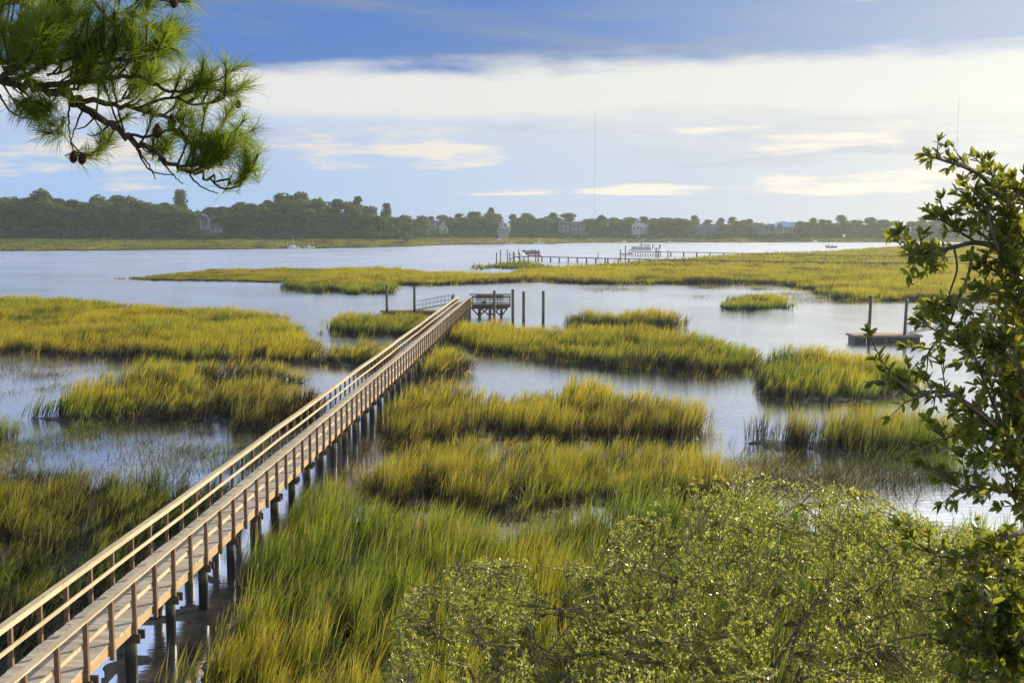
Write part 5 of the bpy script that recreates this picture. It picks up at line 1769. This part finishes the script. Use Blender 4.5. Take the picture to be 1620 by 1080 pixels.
def low_oak(name, label, trunk_foot, crotch, ends, poly, ylo, yhi, d_hi, d_lo, thick, nspray, seed, ll, lpt, mat, dens_fn=None):
    """low spreading crown seen from above; poly: outline of the crown in the photo, depth by row"""
    g = np.random.default_rng(seed)
    root = thing(name, label, 'tree', trunk_foot)
    wood = MB(); fo = Foliage(seed + 1)
    tf = Vector(trunk_foot)
    wood.tube(crv([tf - Vector((0, 0, 0.5)), tf.lerp(crotch, 0.5) + Vector((0.15, 0.1, 0)), crotch], 4), [0.16, 0.155, 0.15, 0.14, 0.13, 0.13, 0.12, 0.12, 0.11], 9)
    nodes = []
    for e in ends:
        e = Vector(e)
        mid = crotch.lerp(e, 0.5) + Vector((g.normal(0, 0.2), g.normal(0, 0.2), 0.15 + g.random() * 0.2))
        pts = crv([crotch, crotch.lerp(mid, 0.5) + Vector(g.normal(0, 0.08, 3)), mid, mid.lerp(e, 0.5) + Vector(g.normal(0, 0.12, 3)), e], 5)
        m = len(pts)
        wood.tube(pts, [0.020 - 0.016 * i / (m - 1) for i in range(m)], 6)
        nodes += pts[4:]
    N = np.array([tuple(q) for q in nodes])
    poly = np.array(poly, float)
    x0, y0 = poly.min(0); x1, y1 = poly.max(0)
    cnt = 0; tries = 0
    # second order boughs so that the sprays hang together
    bough = []
    nb_ = 0
    while nb_ < 130:
        px = g.uniform(x0, x1); py = g.uniform(y0, y1)
        if not in_poly(np.array([px]), np.array([py]), poly)[0]: continue
        f = np.clip((py - ylo) / (yhi - ylo), 0, 1)
        p = np.array(tuple(P(px, py, d_hi + (d_lo - d_hi) * f + g.uniform(0, thick))))
        NB = np.concatenate([N, np.array(bough)]) if bough else N
        j = np.argmin(np.linalg.norm(NB - p, axis=1)); q = NB[j]
        mid = (p + q) / 2 + g.normal(0, 0.10, 3) + np.array([0, 0, 0.05])
        c = crv([tuple(q), tuple(mid), tuple(p)], 4)
        wood.tube(c, [0.006, 0.006, 0.005, 0.005, 0.004, 0.004, 0.003, 0.003, 0.002], 5)
        bough += [tuple(v) for v in c[3:]]
        nb_ += 1
    B = np.concatenate([N, np.array(bough)])
    cnt = 0
    while cnt < nspray and tries < nspray * 30:
        tries += 1
        px = g.uniform(x0, x1); py = g.uniform(y0, y1)
        if not in_poly(np.array([px]), np.array([py]), poly)[0]: continue
        if dens_fn is not None and g.random() > dens_fn(px, py): continue
        f = np.clip((py - ylo) / (yhi - ylo), 0, 1)
        Y = d_hi + (d_lo - d_hi) * f + g.uniform(0, thick)
        if fbm(np.array([px * 0.016 + seed]), np.array([py * 0.024 + Y]), 3)[0] < 0.45: continue
        p = np.array(tuple(P(px, py, Y)))
        j = np.argmin(np.linalg.norm(B - p, axis=1)); q = B[j]
        v = p - q; L = np.linalg.norm(v)
        if L > 0.75: q = p - v / L * 0.55
        elif L < 0.12: continue
        mid = (p + q) / 2 + g.normal(0, 0.02, 3)
        wood.tube([tuple(q), tuple(mid), tuple(p)], [0.0045, 0.0035, 0.0015], 4)
        fo.spray([q, mid, p], int(lpt * g.uniform(0.6, 1.4)), ll, 0.45)
        cnt += 1
    wood.build('branch', M['pale_bark'], root)
    fo.build('foliage', M[mat], root, 0.7)


def dfn_a(px, py):
    return float(np.clip(0.30 + (px - 1000) / 500 * 0.35 + (py - 790) / 230 * 0.55, 0.12, 1.0))


cA = P(1180, 1180, 9.6)
low_oak('oak_crown_tree', 'spreading olive tree crown with small glinting leaves, filling the bottom right', (cA.x + 0.4, 10.2, 1.0), cA,
        [P(1000, 900, 9.6), P(1080, 860, 10.4), P(1190, 840, 11.0), P(1260, 880, 10.6), P(1340, 850, 11.2), P(1420, 860, 10.6), P(1500, 930, 9.6), P(1560, 1020, 8.8), P(1400, 1020, 8.8), P(1230, 960, 9.4), P(1080, 1010, 8.8), P(1560, 900, 10.6), P(1640, 980, 9.5)],
        [(930, 1110), (900, 1000), (925, 900), (975, 825), (1050, 775), (1110, 752), (1150, 742), (1200, 745), (1250, 764), (1330, 765), (1400, 785), (1480, 820), (1560, 840), (1680, 850), (1700, 1110)],
        720, 1080, 12.0, 8.0, 2.0, 4200, 31, 0.037, 16, 'bush_leaf', dfn_a)
cB = P(830, 1230, 9.0)
low_oak('oak_shrub', 'smaller greyish green tree crown with tiny leaves at the bottom centre', (cB.x - 0.1, 9.6, 1.0), cB,
        [P(690, 950, 9.8), P(760, 930, 10.0), P(850, 930, 10.0), P(930, 950, 9.6), P(700, 1050, 8.8), P(900, 1040, 8.8), P(990, 1040, 8.6), P(800, 1020, 9.0)],
        [(600, 1110), (625, 1010), (640, 940), (700, 905), (770, 880), (840, 885), (900, 880), (960, 905), (1000, 960), (1010, 1110)],
        880, 1080, 10.4, 8.2, 1.6, 1750, 47, 0.033, 15, 'bush_leaf', lambda px, py: float(np.clip(0.55 + (py - 950) / 130 * 0.35, 0.3, 1)))


def pine():
    g = np.random.default_rng(91)
    base = P(-420, 125, 8.2)
    root = thing('pine_tree', 'pine bough with long green needles and small cones hanging in from the upper left', 'tree', (base.x, 8.6, 0.0))
    wood = MB(); tips = []
    wood.tube([(base.x, 8.6, 0.0), (base.x + 0.05, 8.6, 5), (base.x, 8.6, 10), (base.x - 0.1, 8.6, 16)], [0.26, 0.23, 0.20, 0.15], 12)

    def bough(px, dep, r0, r1, tuft_n, tl=0.22, from_=0.25, up=0.35, leafy=True, to=1.0):
        pts = crv([tuple(P(a, b, d)) for (a, b), d in zip(px, dep)], 6)
        m = len(pts)
        wob = [p + Vector(g.normal(0, r0 * 0.35, 3)) for p in pts]
        wood.tube(wob, [r0 + (r1 - r0) * (i / (m - 1)) ** 0.8 for i in range(m)], 7)
        if not leafy: return
        tips.append((wob[-1], (wob[-1] - wob[-2]).normalized(), 1.0))
        for k in range(tuft_n):
            f = from_ + (to - from_) * (k + g.random()) / tuft_n
            i = min(int(f * (m - 1)), m - 2)
            p = wob[i]; dr = (wob[i + 1] - wob[i]).normalized()
            o = Vector(g.normal(size=3)); o = (o - dr * o.dot(dr)).normalized()
            d = (dr * g.uniform(0.5, 1.1) + o * g.uniform(0.4, 0.9) + Vector((0, 0, up + g.uniform(-0.2, 0.5)))).normalized()
            L = tl * g.uniform(0.4, 1.3)
            q = p + d * L * 0.5; e = p + d * L + Vector((0, 0, L * 0.25))
            wood.tube([p, q, e], [0.008, 0.006, 0.005], 5)
            tips.append((e, (e - q).normalized(), g.uniform(0.75, 1.1)))

    # main limb and its boughs (as in the photo)
    bough([(-420, 60), (-200, 100), (0, 128), (60, 138), (110, 155), (160, 190), (205, 218), (245, 245), (290, 270), (330, 281), (370, 291)], [8.5, 8.2, 7.8, 7.7, 7.6, 7.5, 7.4, 7.4, 7.35, 7.3, 7.3], 0.042, 0.006, 9, 0.22, 0.3, 0.7, to=0.68)
    bough([(60, 138), (120, 130), (170, 125), (220, 122), (275, 145), (325, 132)], [7.7, 7.5, 7.4, 7.4, 7.3, 7.3], 0.022, 0.006, 15, 0.20, 0.2, 0.5)
    bough([(110, 155), (170, 165), (230, 175), (280, 190), (325, 212), (365, 216), (385, 212)], [7.6, 7.5, 7.5, 7.5, 7.5, 7.5, 7.5], 0.020, 0.005, 13, 0.16, 0.2, 0.45)
    bough([(220, 170), (270, 155), (305, 165), (345, 160), (362, 145)], [7.5, 7.4, 7.3, 7.3, 7.3], 0.010, 0.005, 10, 0.14, 0.1, 0.5)
    bough([(0, 128), (30, 90), (60, 70), (90, 50), (115, 30)], [7.8, 7.7, 7.6, 7.6, 7.6], 0.020, 0.006, 15, 0.22, 0.2, 0.5)
    bough([(20, 128), (60, 110), (100, 95), (150, 85), (185, 75)], [7.8, 7.6, 7.5, 7.5, 7.4], 0.020, 0.006, 18, 0.24, 0.2, 0.5)
    bough([(90, 148), (130, 115), (160, 100), (200, 95), (240, 110)], [7.7, 7.6, 7.5, 7.5, 7.4], 0.015, 0.006, 14, 0.22, 0.2, 0.5)
    bough([(-60, 110), (-20, 80), (10, 50), (40, 20), (60, -20)], [8, 8, 7.9, 7.9, 7.9], 0.025, 0.008, 16, 0.22, 0.1, 0.4)
    bough([(-60, 60), (-20, 100), (10, 100), (40, 105)], [8, 7.9, 7.8, 7.7], 0.018, 0.008, 12, 0.2, 0.1, 0.5)
    bough([(-80, 20), (-20, 10), (30, 5), (70, 25), (110, 48)], [8, 8, 7.9, 7.8, 7.8], 0.022, 0.006, 15, 0.2, 0.2, 0.4)
    bough([(200, 214), (240, 215), (280, 205), (300, 225), (340, 240)], [7.4, 7.3, 7.3, 7.3, 7.3], 0.010, 0.006, 5, 0.16, 0.4, 0.7)
    bough([(270, 258), (290, 262), (315, 262), (340, 258)], [7.4, 7.3, 7.3, 7.3], 0.009, 0.005, 11, 0.14, 0.2, 0.9)
    bough([(300, 275), (325, 262), (345, 250), (360, 240)], [7.3, 7.3, 7.25, 7.25], 0.008, 0.005, 9, 0.12, 0.2, 0.7)
    bough([(330, 281), (352, 298), (375, 295), (390, 278), (398, 262)], [7.3, 7.3, 7.3, 7.3, 7.3], 0.007, 0.004, 3, 0.12, 0.6, 0.5)
    bough([(370, 291), (382, 283), (392, 272)], [7.3, 7.3, 7.3], 0.005, 0.004, 2, 0.1, 0.3, 0.5)
    # top right hanging bough
    bough([(120, -60), (150, 2), (165, 25), (190, 55), (215, 75), (235, 85), (262, 88)], [7.9, 7.7, 7.6, 7.6, 7.6, 7.6, 7.6], 0.014, 0.006, 12, 0.18, 0.45, 0.2)
    bough([(170, 30), (195, 20), (225, 30), (250, 50), (265, 70)], [7.6, 7.6, 7.6, 7.6, 7.6], 0.010, 0.005, 14, 0.17, 0.2, 0.2)
    bough([(150, -40), (220, -10), (260, 0), (300, 4)], [7.7, 7.7, 7.7, 7.7], 0.010, 0.005, 7, 0.14, 0.3, 0.2)
    for k in range(10):      # the dense inner foliage
        x0_ = g.uniform(-10, 180); y0_ = 120 + max(0, x0_ - 60) * 0.45 + g.uniform(-20, 5)
        x1_ = x0_ + g.uniform(20, 75); y1_ = y0_ - g.uniform(15, 75)
        dd_ = g.uniform(7.1, 8.1)
        bough([(x0_, y0_), ((x0_ + x1_) / 2, (y0_ + y1_) / 2 + 6), (x1_, y1_)], [7.7, dd_, dd_], 0.009, 0.005, 8, 0.17, 0.2, 0.5)
    # bare dead twigs
    for px in ([(215, 232), (230, 262), (248, 274), (275, 278)], [(218, 236), (236, 262), (247, 282)], [(255, 252), (272, 275), (290, 291)], [(300, 276), (318, 295), (345, 306)],
               [(0, 150), (12, 172), (30, 184), (50, 187), (62, 180)], [(5, 135), (25, 165), (35, 182)], [(110, 160), (108, 190), (110, 215), (118, 240), (130, 247)], [(40, 145), (60, 170), (78, 185)],
               [(130, 175), (118, 205), (112, 225)], [(150, 185), (135, 200), (120, 205)], [(170, 200), (150, 215), (138, 212)], [(120, 160), (150, 190), (165, 215)]):
        bough(px, [7.5] * len(px), 0.007, 0.003, 0, leafy=False)
    for px, n_ in (([(100, 185), (98, 200), (90, 208)], 2), ([(118, 240), (140, 245), (158, 235), (170, 225)], 3), ([(112, 225), (125, 240), (135, 246)], 1), ([(60, 145), (65, 165), (58, 175)], 3), ([(20, 140), (40, 155), (45, 170)], 3),
                   ([(90, 150), (80, 165), (70, 178)], 4), ([(205, 218), (235, 240), (250, 235)], 2), ([(220, 225), (255, 245), (262, 225)], 2)):
        bough(px, [7.5] * len(px), 0.006, 0.003, n_, 0.08, 0.5, 0.1)
    # needles
    Vs = []; Fs = []; rn = []
    b = 0
    for (p, d, s) in tips:
        n = int(g.uniform(65, 110))
        p = np.array(tuple(p)); d = np.array(tuple(d))
        along = -g.random(n) ** 1.3 * 0.13
        o = norm(g.normal(size=(n, 3)))
        dirs = norm(d[None, :] * g.uniform(0.25, 1.2, (n, 1)) + o * g.uniform(0.3, 0.85, (n, 1)) + np.array([0, 0, 0.05]))
        L = (0.115 + 0.055 * g.random(n)) * s
        st = p[None, :] + d[None, :] * along[:, None]
        mid = st + dirs * L[:, None] * 0.55
        tip = st + dirs * L[:, None] + np.array([0, 0, -1.0]) * (L * g.uniform(0.02, 0.16, n))[:, None]
        sd_ = norm(np.cross(dirs, g.normal(size=(n, 3)))) * 0.0014
        q = np.stack([st - sd_, st + sd_, mid + sd_, mid - sd_, tip + sd_ * 0.3, tip - sd_ * 0.3], 1)
        Vs.append(q.reshape(-1, 3))
        base = b + np.arange(n)[:, None] * 6
        Fs.append(np.concatenate([base + np.array([[0, 1, 2, 3]]), base + np.array([[3, 2, 4, 5]])], 1).reshape(-1, 4))
        tone = g.uniform(0.1, 0.75)
        rn.append(np.repeat(np.clip(tone + g.normal(0, 0.15, n), 0, 0.97), 6))
        b += n * 6
    me = np_mesh('needles', np.concatenate(Vs), np.concatenate(Fs), {'rnd': np.concatenate(rn)})
    finish('needles', me, M['needle'], root)
    wood.build('branch', M['bark'], root)
    # cones
    for (x, y, r) in ((79, 61, 0.035), (116, 249, 0.022), (130, 251, 0.022), (180, 30, 0.02), (249, 208, 0.028), (272, 192, 0.026), (377, 165, 0.016), (275, 4, 0.022)):
        c = P(x, y, 7.45)
        mb = MB()
        mb.tube([c + Vector((0, 0, r * 1.7)), c + Vector((0, 0, r * 1.2)), c + Vector((0, 0, r * 0.4)), c - Vector((0, 0, r * 0.5)), c - Vector((0, 0, r * 1.2)), c - Vector((0, 0, r * 1.6))], [r * 0.25, r * 0.6, r * 0.9, r, r * 0.7, r * 0.2], 9)
        for k in range(36):   # scales
            a = k * 2.4; zz = r * (1.2 - 2.5 * k / 36); rr = r * (1.0 - abs(zz / r + 0.1) ** 2 * 0.35)
            q = c + Vector((math.cos(a) * rr, math.sin(a) * rr, zz))
            e = c + Vector((math.cos(a) * rr * 1.25, math.sin(a) * rr * 1.25, zz - r * 0.12))
            mb.bar(q, e, r * 0.35, r * 0.12)
        mb.build('cone', M['cone'], root)


pine()

# ---------------------------------------------------------------- haze: the damp morning air over the river
def haze():
    mb = MB().box(-1500, -400, -3.0, 1500, 1300, 128.0)
    m = bpy.data.materials.new('morning_haze'); m.use_nodes = True
    t = NT(m.node_tree)
    v = t.n('ShaderNodeVolumePrincipled')
    v.inputs['Color'].default_value = (0.85, 0.95, 0.93, 1)
    v.inputs['Density'].default_value = 0.00015
    v.inputs['Anisotropy'].default_value = 0.5
    o = t.n('ShaderNodeOutputMaterial'); t.put(o.inputs['Volume'], v.outputs[0])
    ob = mb.build('haze', m, None, 'stuff')
    tag(ob, 'thin pale morning haze over the river and the far woods', 'haze')


haze()
